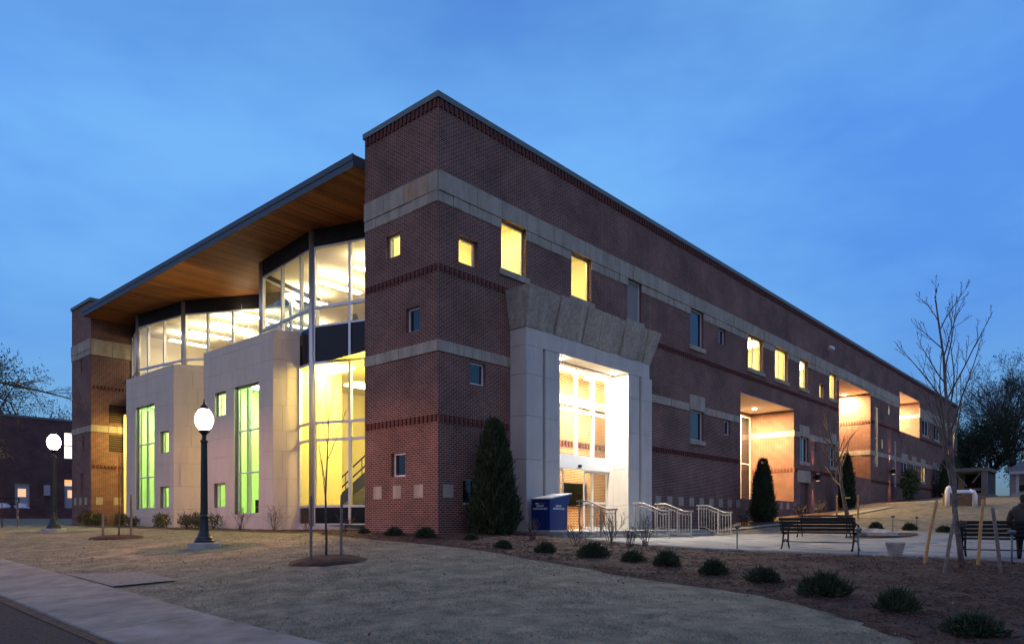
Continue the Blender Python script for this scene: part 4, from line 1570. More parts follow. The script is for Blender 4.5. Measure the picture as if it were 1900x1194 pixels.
M_POSTG = plain('verdigris_post', (0.07, 0.12, 0.115), 0.6)
path_light('short path light standing left of the empty foreground bench', 3.25, -8.05)
path_light('short path light standing between the empty bench and the stone planter', 3.2, -11.05)
path_light('short path light on the far side of the plaza island', 16.2, -8.6, .72)
path_light('short path light in the far bed near the low round shrubs', 19.4, -8.74, .55)
path_light('short path light at the picture edge beside the occupied bench', 2.95, -14.05, .66)

# ---- stone planter and boulder
pl = empty('stone_planter', (3.55, -11.75, gz(3.55, -11.75) + .05), .2)
tag(pl, 'square grey concrete bowl planter sitting at the plaza edge', 'planter')
v = MB()
q = [(.13, 0), (.14, .03), (.20, .26), (.20, .29), (.17, .29), (.15, .24)]
for r, z in q:
    v.v += [(-r, -r, z), (r, -r, z), (r, r, z), (-r, r, z)]
v.f = [(3, 2, 1, 0)] + [(k * 4 + s, k * 4 + (s + 1) % 4, k * 4 + 4 + (s + 1) % 4, k * 4 + 4 + s) for k in range(5) for s in range(4)]
v.build('bowl', M_BOULDER, pl, bevel=.012)
MB().box(FW, -.15, .15, -.15, .15, .20, .245).build('soil', M_MULCH, pl)


def boulder(label, x, y, s, off=0.0):
    rr = random.Random(int(x * 10))
    v = MB()
    v.lathe([(.30, -.1), (.52, .05), (.55, .18), (.44, .28), (.2, .34), (.03, .35)], 14)
    v.v = [(a * s[0] * rr.uniform(.88, 1.1), b * s[1] * rr.uniform(.88, 1.1), c * s[2] * rr.uniform(.9, 1.1)) for a, b, c in v.v]
    o = v.build('boulder', M_BOULDER, None)
    o.location = (x, y, gz(x, y) + off)
    tag(o, label, 'boulder')


boulder('flat grey boulder lying in the plaza planting island', 13.9, -8.6, (.7, 1.5, .8), .06)

# ---- wall sconces and camera
def sconce(label, x, z, e=75):
    t = empty('wall_sconce', (x, -.01, z))
    tag(t, label, 'wall lamp', 'up and down wall lamps on the brick facade')
    MB().box(FW, -.05, .05, -.16, 0, -.05, .05).build('bracket', M_BLACK, t)
    MB().lathe([(.15, -.22), (.16, -.2), (.16, .2), (.15, .22)], 16, (0, -.30, 0)).build('housing', M_BLACK, t)
    MB().lathe([(.12, .221), (.12, .226)], 14, (0, -.30, 0)).build('lens', E_SCON, t)
    MB().lathe([(.12, -.226), (.12, -.221)], 14, (0, -.30, 0)).build('lens', E_SCON, t)
    for s in (1, -1):
        add_light('bulb', 'SPOT', (0, -.16, s * .24), e, (1, .38, .27), t, spot_size=math.radians(38), spot_blend=.7, shadow_soft_size=.03, rot=(PI if s > 0 else 0, 0, 0))


sconce('black wall lamp beside the dark red service door', 32.3, 3.26)
sconce('black wall lamp above the leafy green shrub on the facade', 50.25, 4.59, 170)
sconce('black wall lamp near the far end of the facade', 73.2, 6.27, 240)
sc = empty('security_camera', (35.05, -.01, 11.98))
tag(sc, 'small white security camera high on the brick facade', 'camera')
MB().tube([(0, 0, 0), (0, -.25, 0)], .04, 8).build('arm', M_WHITEFR, sc)
MB().box(FW, -.45, .25, -.40, -.22, -.10, .10).build('housing', M_WHITEFR, sc, bevel=.03)


# ---- stakes
def stake(label, x, y, h, lean=(0, 0), mat=M_STAKE, r=.032, group='wooden tree stakes'):
    v = MB()
    v.tube([(0, 0, -.15), (lean[0] * .5, lean[1] * .5, h * .5), (lean[0], lean[1], h - .03), (lean[0] * 1.01, lean[1] * 1.01, h)], [r, r, r * .95, r * .6], 7)
    o = v.build('tree_stake', mat, None)
    o.location = (x, y, gz(x, y) + .02)
    tag(o, label, 'stake', group)


stake('raw wooden stake leaning right, leftmost of four round the tall young tree', 1.82, -12.69, 1.32, (.10, -.22))
stake('greyish wooden stake, second from the left round the tall young tree', .48, -13.3, 1.22, (.14, -.18), M_STAKEG)
stake('raw wooden stake just right of the tall young tree trunk', 2.2, -13.57, 1.33, (.05, -.09))
stake('bent wooden stake, rightmost of four round the tall young tree', 1.08, -14.12, 1.22, (-.12, .12), M_STAKEG)
stake('thin wooden stake left of the small tree behind the empty bench', 23.97, -4.08, 1.2, (0, 0), M_STAKE, .045)
stake('thin wooden stake right of the small tree behind the empty bench', 24.1, -5.06, 1.2, (0, 0), M_STAKE, .045)
stake('dark stake left of the sapling in the round mulch ring before the glass bay', -6.46, -3.21, 1.38, (.0, 0), M_STAKEG, .03)
stake('dark stake right of the sapling in the round mulch ring before the glass bay', -5.78, -3.29, 1.38, (0.02, 0), M_STAKEG, .03)
stake('pale stake left of the thin sapling between the two street lamps', -6.32, 9.02, .8, (0, 0), M_STAKEG, .04)
stake('dark stake right of the thin sapling between the two street lamps', -5.44, 9.09, 1.4, (0, 0), M_STAKEG, .04)
stake('dark stake beside the sapling at the far edge of the lawn', -4.2, 27.5, 1.3, (0, 0), M_STAKEG, .05)

for nm, x, y, r in (('mulch_ring', -6.05, -3.2, .78), ('mulch_ring', -5.95, 8.9, .8)):
    v = MB()
    rs = random.Random(int(y * 10))
    K = 22
    for q, (rr_, zz) in enumerate(((1.05, -.02), (.9, .05), (.55, .10), (.15, .12))):
        for s in range(K):
            a = 2 * PI * s / K
            rad = r * rr_ * rs.uniform(.9, 1.1)
            px_, py_ = x + rad * math.cos(a), y + rad * math.sin(a)
            v.v.append((px_, py_, gz(px_, py_) + zz))
    v.f = [(k * K + s, k * K + (s + 1) % K, (k + 1) * K + (s + 1) % K, (k + 1) * K + s) for k in range(3) for s in range(K)] + [tuple(3 * K + s for s in range(K))]
    tag(v.build('mulch_ring', M_MULCH, None, smooth=True), 'round mulch mound under the sapling ' + ('before the glass bay' if y < 0 else 'between the street lamps'), 'mulch mound')


# ==================================================================== PLANTS
def leaf_cloud(name, pts, dirs, length, width, mat, seed=1, parent=None, quad=False):
    """many small leaf faces: pts (n,3), dirs (n,3)."""
    rs = np.random.RandomState(seed)
    n = len(pts)
    d = dirs / np.maximum(np.linalg.norm(dirs, axis=1, keepdims=True), 1e-6)
    r = rs.normal(size=(n, 3))
    s = np.cross(d, r)
    s /= np.maximum(np.linalg.norm(s, axis=1, keepdims=True), 1e-6)
    L = (np.asarray(length) * rs.uniform(.6, 1.3, n))[:, None]
    W = (width * rs.uniform(.6, 1.3, n))[:, None]
    if quad:
        v = np.stack([pts, pts + d * L * .5 + s * W * .5, pts + d * L, pts + d * L * .5 - s * W * .5], 1).reshape(-1, 3)
        k = 4
    else:
        v = np.stack([pts - s * W * .5, pts + s * W * .5, pts + d * L], 1).reshape(-1, 3)
        k = 3
    me = bpy.data.meshes.new(name)
    me.vertices.add(len(v))
    me.vertices.foreach_set('co', v.ravel())
    me.loops.add(len(v))
    me.loops.foreach_set('vertex_index', np.arange(len(v), dtype=np.int32))
    me.polygons.add(n)
    me.polygons.foreach_set('loop_start', np.arange(n, dtype=np.int32) * k)
    me.polygons.foreach_set('loop_total', np.full(n, k, dtype=np.int32))
    me.update()
    me.materials.append(mat)
    o = bpy.data.objects.new(name, me)
    COL.objects.link(o)
    o.parent = parent
    return o


def juniper(label, x, y, h, r, seed, n=9000, dead=True):
    rs = np.random.RandomState(seed)
    z0 = gz(x, y)
    t = empty('columnar_juniper', (x, y, z0))
    tag(t, label, 'evergreen', 'dark columnar evergreens along the facade')
    MB().tube([(0, 0, -.1), (0, 0, h * .6)], [.06, .02], 6).build('trunk', M_BARKD, t)

    def prof(q):
        return r * np.where(q < .12, .72 + 2.3 * q, np.power(np.clip((1 - q) / .88, 0, 1), .5)) + .02

    core = MB()
    core.lathe([(float(prof(np.array(q))) * .74, q * h) for q in (0.02, .1, .25, .45, .65, .82, .93)], 12)
    core.build('inner_foliage', M_JUNI, t)
    q = rs.beta(1.05, 1.35, n)
    ang = rs.uniform(0, 2 * PI, n)
    lump = 1 + .13 * np.sin(ang * 4 + q * 11 + seed) + .10 * np.sin(ang * 9 - q * 29) + np.abs(rs.normal(scale=.05, size=n))
    rad = prof(q) * lump * np.sqrt(rs.uniform(.45, 1.08, n))
    p = np.stack([rad * np.cos(ang), rad * np.sin(ang), q * h + .03], 1)
    d = np.stack([np.cos(ang) * .45, np.sin(ang) * .45, np.ones(n)], 1) + rs.normal(scale=.33, size=(n, 3))
    k_ = rs.uniform(0, 1, n) < .07
    d[k_] += rs.normal(scale=.45, size=(int(k_.sum()), 3))
    leaf_cloud('foliage', p, d, np.where(k_, .32, .15), .045, M_JUNI, seed, t)
    return t


juniper('dark columnar evergreen between the corner tower and the entrance portal', 1.48, -.95, 3.55, .68, 3, 15000)
juniper('dark columnar evergreen in front of the lowest lit recess', 21.25, -1.3, 3.2, .58, 5)
juniper('dark columnar evergreen behind the small staked tree', 35.5, -1.1, 3.6, .5, 7, 7000)
juniper('dark evergreen at the foot of the far end of the facade', 66.5, -1.5, 4.2, 1.6, 8, 6000)


def dome_mesh(seed, n=2600):
    rs = np.random.RandomState(seed)
    th = rs.uniform(0, 2 * PI, n)
    cz = rs.uniform(0, 1, n)
    lump = 1 + .26 * np.sin(th * (2 + seed % 3) + seed) + .16 * np.sin(th * 5 + cz * 9 + seed * 2)
    rr_ = np.sqrt(1 - cz ** 2) * lump * np.power(rs.uniform(.25, 1, n), .4)
    p = np.stack([rr_ * np.cos(th) * .5, rr_ * np.sin(th) * .5, cz * .46 * np.power(rs.uniform(.3, 1, n), .4)], 1)
    d = np.stack([np.cos(th) * .7, np.sin(th) * .7, .5 + cz], 1) + rs.normal(scale=.4, size=(n, 3))
    k_ = rs.uniform(0, 1, n) < .12
    d[k_] += rs.normal(scale=.5, size=(int(k_.sum()), 3))
    o = leaf_cloud('foliage', p, d, np.where(k_, .30, .15), .042, M_YEW, seed, None, True)
    m = o.data
    bpy.data.objects.remove(o)
    return m


DM = [dome_mesh(s, n_) for s, n_ in ((1, 2200), (2, 1700), (3, 2000), (4, 1500), (5, 1900))]
CORE = MB().lathe([(.26, 0), (.30, .10), (.24, .20), (.08, .27)], 10).mesh('inner_foliage', M_YEW)


def dome(label, x, y, s, i, group='low round evergreen shrubs in the mulch'):
    t = empty('round_shrub', (x, y, gz(x, y) + .02), i * 1.3)
    s *= .70 + .22 * ((i * 7) % 5) / 4
    t.scale = (s * (.9 + .22 * ((i * 3) % 4) / 3), s, s * (.95 + .14 * (i % 3)))
    tag(t, label, 'shrub', group)
    for nm, m in (('foliage', DM[i % 5]), ('inner_foliage', CORE)):
        o = bpy.data.objects.new(nm, m)
        COL.objects.link(o)
        o.parent = t


row = [(-1.77, -4.33, .55), (-1.67, -5.56, .52), (-1.42, -6.74, .55), (-1.26, -7.67, .60), (-1.33, -8.57, .62), (-1.88, -9.9, .62), (-2.18, -10.99, .64), (-2.86, -12.26, .66), (-3.57, -13.49, .66), (-4.66, -14.59, .60)]
for i, (x, y, s) in enumerate(row):
    dome('low round evergreen shrub, %s of the mulch-bed row counted from the portal' % ordn[i], x, y, s, i)
for i, (x, y, s, l) in enumerate(((-.8, 2.6, .5, 'low shrub at the foot of the corner tower, nearest the glass bay'), (-1.2, .6, .55, 'low shrub at the foot of the corner tower, middle of its lit side'), (-1.35, -.95, .5, 'low shrub right at the foot of the tower corner'),
                                 (-.9, -2.3, .45, 'low shrub just round the tower corner, before the tall evergreen'), (19.0, -7.24, .62, 'low round shrub in the far lawn bed behind the plaza, nearest the bench'), (19.2, -8.5, .66, 'low round shrub in the middle of the far lawn bed'),
                                 (19.2, -9.8, .62, 'low round shrub in the far lawn bed behind the tree stakes'))):
    dome(l, x, y, s, i, 'low round shrubs near the walls and far bed')


# ---- bare trees
def grow(seed, base, height, r0, levels, spread, nb, first=.35, up=.25, bend=.12, direction=(0, 0, 1), ratio=.62, gnarl=.12, minr=.004, tp=(1.15, .55)):
    """returns list of (points, radii) polylines."""
    rs = random.Random(seed)
    out = []

    def limb(p, d, L, r, lev):
        n = max(3, int(4 + L))
        pts, rad = [p.copy()], [r]
        q, dd = p.copy(), d.normalized()
        for i in range(n):
            dd = (dd + Vector((rs.gauss(0, gnarl), rs.gauss(0, gnarl), rs.gauss(0, gnarl) + up * .12))).normalized()
            q = q + dd * (L / n)
            pts.append(q.copy())
            rad.append(max(minr, r * (1 - .78 * (i + 1) / n)))
        out.append((pts, rad, lev))
        if lev >= levels:
            return
        k = nb[min(lev, len(nb) - 1)]
        for j in range(k):
            f = (first if lev == 0 else .2) + (1 - (first if lev == 0 else .2)) * (j + rs.random()) / k
            f = min(f, .97)
            a = f * n
            i = int(a)
            pt = pts[i].lerp(pts[min(i + 1, n)], a - i)
            ax = (pts[min(i + 1, n)] - pts[i]).normalized()
            side = ax.orthogonal().normalized()
            side.rotate(Matrix.Rotation(j * 2.4 + rs.uniform(-.6, .6), 3, ax))
            nd = (ax * math.cos(spread) + side * math.sin(spread) * rs.uniform(.7, 1.2) + Vector((0, 0, up * rs.random()))).normalized()
            limb(pt, nd, L * ratio * (tp[0] - tp[1] * f) * rs.uniform(.75, 1.15), max(minr, rad[i] * .58), lev + 1)

    limb(Vector(base), Vector(direction), height, r0, 0)
    return out


def tree(name, label, x, y, z, limbs, mat, group=None, twigmat=None, leaves=None, cat='tree'):
    t = empty(name, (x, y, z))
    tag(t, label, cat, group)
    a, b = MB(), MB()
    for pts, rad, lev in limbs:
        if lev == 0:
            a.tube(pts, rad, 9)
        else:
            b.tube(pts, rad, 5 if lev == 1 else 3, caps=False)
    a.build('trunk', mat, t, smooth=True)
    b.build('crown', twigmat or mat, t, smooth=True)
    if leaves:
        leaves(t)
    return t


# tall young tree by the occupied bench
def young(seed, h, r, nb=(13, 5, 3), sp=.55, first=.32):
    return grow(seed, (0, 0, -.1), h, r, 3, sp, nb, first, .55, direction=(0, 0, 1), ratio=.47, gnarl=.085, minr=.0036, tp=(1.2, .95))


tree('young_tree', 'tall bare young tree in the mulch, held by four wooden stakes', 1.54, -13.43, gz(1.54, -13.43), young(21, 5.55, .056, (15, 6, 4), .62, .27), M_BARK, 'bare young trees')
t2 = tree('young_tree', 'small bare tree behind the empty bench, tied between two stakes', 24.71, -4.39, gz(24.7, -4.4), young(8, 6.1, .11, (12, 5, 3), .8, .26), M_BARK, 'bare young trees')
MB().lathe([(.12, 1.0), (.12, 1.08)], 10).build('tie_strap', M_TAPE, t2)
tt = [o for o in bpy.data.objects if o.name == 'young_tree'][0]
MB().lathe([(.068, .82), (.072, .88), (.066, .93)], 10).build('tie_strap', M_BARKD, tt)
tree('young_tree', 'slender bare sapling in the round mulch ring before the glass bay', -6.05, -3.14, gz(-6.05, -3.14), grow(14, (0, 0, -.05), 3.3, .028, 2, .35, (6, 3), .35, .5, ratio=.42, gnarl=.03, minr=.004), M_TWIG, 'bare young trees')
tree('young_tree', 'thin bare sapling on the lawn between the two street lamps', -6.0, 8.59, gz(-6, 8.59), grow(6, (0, 0, -.05), 2.7, .026, 2, .4, (4, 3), .5, .5, ratio=.3, gnarl=.03, minr=.004), M_TWIG, 'bare young trees')
tree('young_tree', 'thin bare sapling at the far picture edge of the lawn', -5.2, 26.0, gz(-5.2, 26), grow(9, (0, 0, -.05), 2.6, .03, 2, .4, (4, 3), .5, .5, ratio=.3, gnarl=.03, minr=.005), M_TWIG, 'bare young trees')

# leafy little tree against the facade
rs_ = np.random.RandomState(4)


def leafy(n, r, h, z0, mat, ln=.14, wd=.07):
    def f(t):
        rr2 = np.random.RandomState(n)
        u = rr2.normal(size=(n, 3))
        u /= np.linalg.norm(u, axis=1, keepdims=True)
        p = u * np.power(rr2.uniform(0, 1, n), .45)[:, None] * np.array([r, r, h * .5]) * (1 + .2 * np.sin(u[:, :1] * 7) * np.cos(u[:, 2:] * 9))
        p[:, 2] += z0 + h * .5
        leaf_cloud('leaves', p, u + rr2.normal(scale=.7, size=(n, 3)), ln, wd, mat, n, t, True)
    return f


tree('leafy_shrub', 'tall leafy green shrub against the facade below a wall lamp', 50.8, -1.4, gz(50.8, -1.4), grow(2, (0, 0, 0), 1.7, .05, 2, .5, (8, 4), .2, .5, ratio=.4), M_BARKD, None, None, leafy(3200, .62, 2.5, .1, M_GLEAF, .18, .09), 'shrub')


# ---- bare twiggy shrubs
def twig_shrub(label, x, y, h, seed, leaves=0, leafmat=M_SHRUB, group='bare twiggy shrubs by the steps'):
    rs = random.Random(seed)
    t = empty('twiggy_shrub', (x, y, gz(x, y) + .02))
    tag(t, label, 'shrub', group)
    m = MB()
    for k in range(11):
        a = rs.uniform(0, 2 * PI)
        tl = rs.uniform(.15, .75)
        for pts, rad, lev in grow(seed * 31 + k, (rs.gauss(0, .05), rs.gauss(0, .05), 0), h * rs.uniform(.7, 1.1), .011, 2, .5, (4, 2), .3, .3, direction=(math.cos(a) * tl, math.sin(a) * tl, 1), ratio=.5, gnarl=.1, minr=.0035):
            m.tube(pts, rad, 3, caps=False)
    m.build('branches', M_TWIG, t)
    if leaves:
        leafy(leaves, h * .55, h * .9, .03, leafmat, .09, .05)(t)


for i, (x, y, h, l) in enumerate(((.79, -3.13, .55, 'bare twiggy shrub in front of the tall evergreen and book drop'), (.35, -5.0, .6, 'bare twiggy shrub before the first handrail'), (2.3, -4.75, .85, 'tall bare twiggy shrub before the bright doorway'),
                                  (1.4, -5.9, .5, 'small bare twiggy shrub beside a round evergreen, below the handrails'), (2.45, -5.75, .75, 'bare twiggy shrub in front of the second handrail'))):
    twig_shrub(l, x, y, h, 40 + i)
# shrubs along the foot of the glass front
for i, (x, y, h, lv, l) in enumerate(((-.2, 24.8, .9, 900, 'leafy shrub below the tall window of the farther stone bay'), (-.1, 23.4, .7, 500, 'small leafy shrub next to the tall window shrub of the farther bay'), (-.35, 19.2, .9, 1100, 'round leafy shrub just left of the near street lamp'),
                                      (-.3, 16.6, .85, 700, 'leafy shrub just right of the near street lamp'), (-.35, 15.2, .95, 900, 'leafy shrub below the lower small window of the nearer stone bay'), (-.3, 13.9, .9, 300, 'sparse shrub below the tall window of the nearer stone bay'),
                                      (-.3, 11.6, 1.15, 0, 'reddish twiggy shrub at the edge of the nearer stone bay'), (.2, 9.9, 1.2, 0, 'reddish twiggy shrub where stone bay and glass meet'), (.1, 7.4, .8, 0, 'twiggy shrub before the dark base panel of the glass bay'), (.3, 5.2, .75, 0, 'twiggy shrub before the glass next to the corner tower'),
                                      (-.5, 29.0, 1.1, 1200, 'dark leafy shrub at the foot of the far brick tower'), (-.4, 27.6, .9, 900, 'dark leafy shrub between the far tower and the stone bay'))):
    twig_shrub(l, x, y, h * .8, 60 + i, lv, M_SHRUB, 'shrubs along the foot of the glass front')
for i, (x, y, h, l) in enumerate(((15.2, -1.3, .7, 'dry shrub below the accent stones beside the steps'), (18.6, -1.5, .6, 'dry shrub left of the recess evergreen'), (25.5, -1.6, .8, 'dry shrub right of the recess evergreen'), (29.0, -1.5, .7, 'dry shrub by the service door'))):
    twig_shrub(l, x, y, h, 90 + i, 250, M_LEAFD, 'dry shrubs along the long facade')


# ---- background trees
def bg_tree(label, x, y, h, r, seed, nb=(9, 6, 5, 4), spread=.75, leaves=0, leafmat=M_LEAFD, mat=M_BARKD, first=.22, dense=.4, minr=.012, levels=4):
    z = gz(x, y)
    lim = grow(seed, (0, 0, -.3), h, r, levels, spread, nb, first, .3, ratio=.62, gnarl=.14, minr=minr)

    def lf(t):
        if not leaves:
            return
        tips = [p for pts, rad, lev in lim if lev >= levels - 1 for p in pts[1:]]
        rs = np.random.RandomState(seed)
        k = rs.randint(0, len(tips), leaves)
        P = np.array([[tips[i].x, tips[i].y, tips[i].z] for i in k]) + rs.normal(scale=dense, size=(leaves, 3))
        D = rs.normal(size=(leaves, 3)) + np.array([0, 0, -.3])
        leaf_cloud('leaves', P, D, .30, .12, leafmat, seed, t, True)
    return tree('background_tree', label, x, y, z, lim, mat, 'trees behind the buildings', None, lf)


bg_tree('large dark tree at the end of the facade behind the pavilion', 91, 4.2, 11.2, .45, 31, (13, 8, 6, 5), leaves=1800, dense=.4)
bg_tree('tallest dark tree behind the pavilion roof', 93, .2, 13.0, .5, 33, (13, 8, 6, 5), leaves=1800, dense=.4)
bg_tree('large dark tree rising behind the pale house', 95, -3.6, 13.2, .5, 32, (13, 8, 6, 5), leaves=1800, dense=.4)
bg_tree('large dark tree at the picture edge behind the pale house', 96, -7.5, 12.8, .5, 38, (13, 8, 6, 5), leaves=1800, dense=.4)
bg_tree('low dark tree between the pavilion and the pale house', 84, -1.8, 8.0, .3, 39, (11, 7, 5), levels=3, leaves=6000, dense=.5, leafmat=M_JUNI)
bg_tree('low dark evergreen beside the pale house at the picture edge', 90, -6.2, 6.5, .3, 41, (12, 7, 5), levels=3, leaves=7000, dense=.6, leafmat=M_JUNI)
bg_tree('low dark evergreen closing the gap behind the pavilion', 90, 1.0, 6.5, .3, 42, (12, 7, 5), levels=3, leaves=7000, dense=.6, leafmat=M_JUNI)
bg_tree('distant bare tree above the low brick building, left of centre', -2, 92, 18, .35, 34, (8, 5, 4), levels=3, minr=.03)
bg_tree('distant bare tree above the low brick building, at the picture edge', -12, 90, 17, .35, 35, (8, 5, 4), levels=3, minr=.03)
bg_tree('distant bare tree above the low brick building beside the evergreen', 8, 96, 18, .35, 36, (8, 5, 4), levels=3, minr=.03)
bg_tree('dark evergreen tree above the low brick building beside the far tower', 12.5, 84, 17, .4, 37, (14, 6, 4), spread=1.2, leaves=7000, leafmat=M_JUNI, levels=3, dense=.5)

# tree reaching in from the left with drooping fine leaves
ot = empty('overhanging_tree', (-9.6, 24.2, gz(-9.6, 24.2)))
tag(ot, 'dark tree at the left picture edge with drooping bare branches and few leaves', 'tree')
tr_ = MB()
tr_.tube([(0, 0, -.3), (.1, .1, 2), (.0, .3, 4.5), (.3, .2, 6.5), (.2, .4, 9.5)], [.32, .26, .22, .18, .08], 10)
tr_.build('trunk', M_BARKD, ot, smooth=True)
cr = MB()
LP, LD = [], []
rs = random.Random(77)
for k, (z0, dx, dy, dz, L) in enumerate(((6.7, .55, -.82, .03, 7.0), (7.8, .55, -.81, .12, 6.9), (8.6, .54, -.81, .17, 6.2), (6.0, .56, -.80, .0, 6.4))):
    for pts, rad, lev in grow(200 + k, (.1, .2, z0), L, .12, 3, .66, (11, 5, 3), .25, -.06, direction=(dx, dy, dz), ratio=.30, gnarl=.15, minr=.005):
        cr.tube(pts, rad, 5 if lev == 0 else 3, caps=False)
        if lev >= 2:
            for p in pts[1:]:
                for _ in range(1 if lev == 3 or rs.random() < .3 else 0):
                    LP.append((p.x + rs.gauss(0, .06), p.y + rs.gauss(0, .06), p.z + rs.gauss(0, .06)))
                    LD.append((rs.gauss(.3, .5), rs.gauss(-.2, .5), -1))
cr.build('crown', M_BARKD, ot, smooth=True)
leaf_cloud('leaves', np.array(LP), np.array(LD), .15, .016, M_LEAFD, 5, ot, True)
# ==================================================================== BACKGROUND BUILDINGS
fb = empty('brick_annex', (4, 62, 1.0))
tag(fb, 'low dark brick building behind the far lamp, with grey doors', 'building')
AF = Fr((0, 0), (1, 0), (0, -1))
mb = MB()
wall_mb(mb, AF, -40, 40, -1.5, 9.1, [(-1.0 - 4 + 4.9, 1.1, .75, 2.9), (3.95, 6.4, .75, 3.5), (3.9, 6.4, 5.5, 8.1)], .25)
mb.quad((-40, 0, 9.1), (40, 0, 9.1), (40, 20, 9.1), (-40, 20, 9.1))
mb.quad((-40, 0, -1.5), (-40, 20, -1.5), (-40, 20, 9.1), (-40, 0, 9.1))
mb.build('wall', M_BRICK2, fb)
MB().box(AF, -40, 40, -.3, .06, 9.1, 9.3).build('coping', M_COPE, fb)
lw = MB().box(AF, 3.9, 6.4, -.24, -.2, 5.5, 8.1).build('lit_window', E_WHITE, fb)
for a in (3.9, 4.7, 5.5, 6.32):
    MB().box(AF, a, a + .08, -.199, -.14, 5.5, 8.1).build('mullion', M_ALU, lw)
for z in (5.5, 6.75, 8.02):
    MB().box(AF, 3.98, 6.32, -.198, -.15, z, z + .08).build('transom', M_ALU, lw)
MB().box(AF, 3.95, 6.4, -.24, -.2, 2.92, 3.5).build('transom_light', E_ORANGE, fb)
for a, b in ((-.1, 1.1), (3.98, 5.16), (5.2, 6.38)):
    d = MB().box(AF, a, b, -.22, -.16, .75, 2.88).build('door', M_DOORG, fb)
    MB().box(AF, a + .28, b - .28, -.155, -.145, 1.75, 2.5).build('door_light', E_ORANGE, d)
    MB().box(AF, b - .16, b - .08, -.155, -.09, 1.5, 1.62).build('door_handle', M_ALU, d)
MB().box(AF, 2.2, 2.7, 0, .2, 1.9, 2.9).build('meter_box', M_DOORG, fb)
MB().box(FW, -40, 8, -4, -.02, -1.5, .55).build('platform', M_BRICK2, fb)
MB().box(FW, -40, 8, -4.6, -4.004, -1.5, .08).build('platform_step', M_BRICK2, fb)
rl2 = empty('yard_railing', (-1.5, 59.0, 1.55))
tag(rl2, 'black two-rail fence in front of the grey annex doors', 'railing')
for z in (.45, .95):
    MB().tube([(-3, 0, z), (5, 0, z)], .035, 6).build('rail', M_BLACK, rl2)
for k in range(5):
    MB().tube([(-3 + 2 * k, 0, 0), (-3 + 2 * k, 0, 1.0)], .04, 6).build('post', M_BLACK, rl2)
rs = random.Random(9)
bags = [(-4.3, 'at the picture edge'), (-3.2, 'second from the picture edge'), (-2.2, 'beside the cardboard box'), (1.2, 'left of the lamp post'), (2.2, 'right of the lamp post'), (3.6, 'nearest the far tower')]
for i, (x, l) in enumerate(bags):
    v = MB().lathe([(.3, 0), (.5, .1), (.48, .3), (.3, .48), (.08, .55)], 10)
    v.v = [(a * rs.uniform(.7, 1.5), b * rs.uniform(.8, 1.1), c * rs.uniform(.6, 1.1)) for a, b, c in v.v]
    o = v.build('rubbish_bag', M_TARP, None)
    o.location = (x, 58.5, 1.555)
    tag(o, 'crumpled white bag on the annex platform, ' + l, 'bag', 'white bags on the annex platform')
v = MB().box(FW, -.5, .5, -.4, .4, 0, 1.1).build('cardboard_box', M_WALLB, None, bevel=.02)
v.location = (-3.6, 58.9, 1.555)
tag(v, 'tall cardboard box standing among white bags on the annex platform', 'box')
v = MB().tube([(0, 0, 0), (1.5, 0, 1.3)], .07, 6).build('plank', M_STAKE, None)
v.location = (-1.9, 59.5, 1.6)
tag(v, 'wooden plank leaning up near the annex railing', 'plank')
for i, (x, y) in enumerate(((.3, 57.6),)):
    v = MB().lathe([(.6, 0), (1.0, .15), (.9, .4), (.4, .6)], 12)
    v.v = [(a * 1.4, b, c) for a, b, c in v.v]
    o = v.build('dirt_heap', M_GRAVEL, None)
    o.location = (.2, 58.6, 1.55)
    tag(o, 'dark dirt heap on the annex platform below the grey door', 'heap')

# dumpster pavilion beyond the facade
pv = empty('pavilion', (55, -4.8, gz(55, -4.8)))
tag(pv, 'small open concrete pavilion with square columns beyond the end of the facade', 'pavilion')
MB().box(FW, -.5, 4.4, -1.5, 1.5, -1, .25).build('plinth', M_CURBD, pv)
for x in (0, 4.0):
    for y in (-1.15, 1.15):
        MB().box(FW, x - .2, x + .2, y - .2, y + .2, .25, 2.15).build('column', M_CURBD, pv)
MB().box(FW, -.3, 4.3, -1.45, 1.45, 2.15, 2.42).build('roof', M_CURBD, pv)
MB().box(FW, 3.9, 4.0, -.9, .9, .25, 2.15).build('back_panel', M_BLACK, pv)
for k in range(8):
    MB().box(FW, .3 + k * .44, .5 + k * .44, -1.2, -1.15, .25, 2.13).build('slat', M_FASCIA, pv)
MB().tube([(.0, .95, 2.1), (.0, .1, .9)], .07, 6).build('brace', M_CURBD, pv)
MB().tube([(.0, -.95, 2.1), (.0, -.3, 1.2)], .07, 6).build('brace', M_CURBD, pv)
MB().box(FW, -.05, .05, -.95, .95, .55, .75).build('rail', M_CURBD, pv)

# backflow pipes with a low brown box
bp = empty('backflow_pipe', (31.9, -8.2, gz(31.9, -8.2)))
tag(bp, 'white insulated pipe loop standing on the far lawn', 'pipe')
d_ = Vector((.6, -.8, 0))
pts = []
for a in np.linspace(0, PI / 2, 5):
    pts.append((-.62 * .6 * 0 + (-.7 + .18 - .18 * math.cos(a)) * .6, -(-.7 + .18 - .18 * math.cos(a)) * .8, .72 + .18 * math.sin(a)))
pts = [(-.42, .56, 0)] + [(p[0], p[1], p[2]) for p in pts]
pts += [(.25, -.33, .90)]
MB().tube([(-.42, .56, 0), (-.42, .56, .85), (-.40, .53, 1.0), (-.33, .44, 1.08)], .13, 10).build('riser', M_PIPE, bp, smooth=True)
MB().tube([(-.36, .48, .82), (.36, -.48, .82)], .10, 10).build('crossbar', M_PIPE, bp, smooth=True)
MB().tube([(.30, -.40, .84), (.42, -.56, .80), (.46, -.62, .6), (.46, -.62, 0)], .13, 10).build('riser', M_PIPE, bp, smooth=True)
MB().tube([(-.1, .1, .45), (.2, -.25, .72)], .07, 8).build('valve', M_STAKEG, bp, smooth=True)
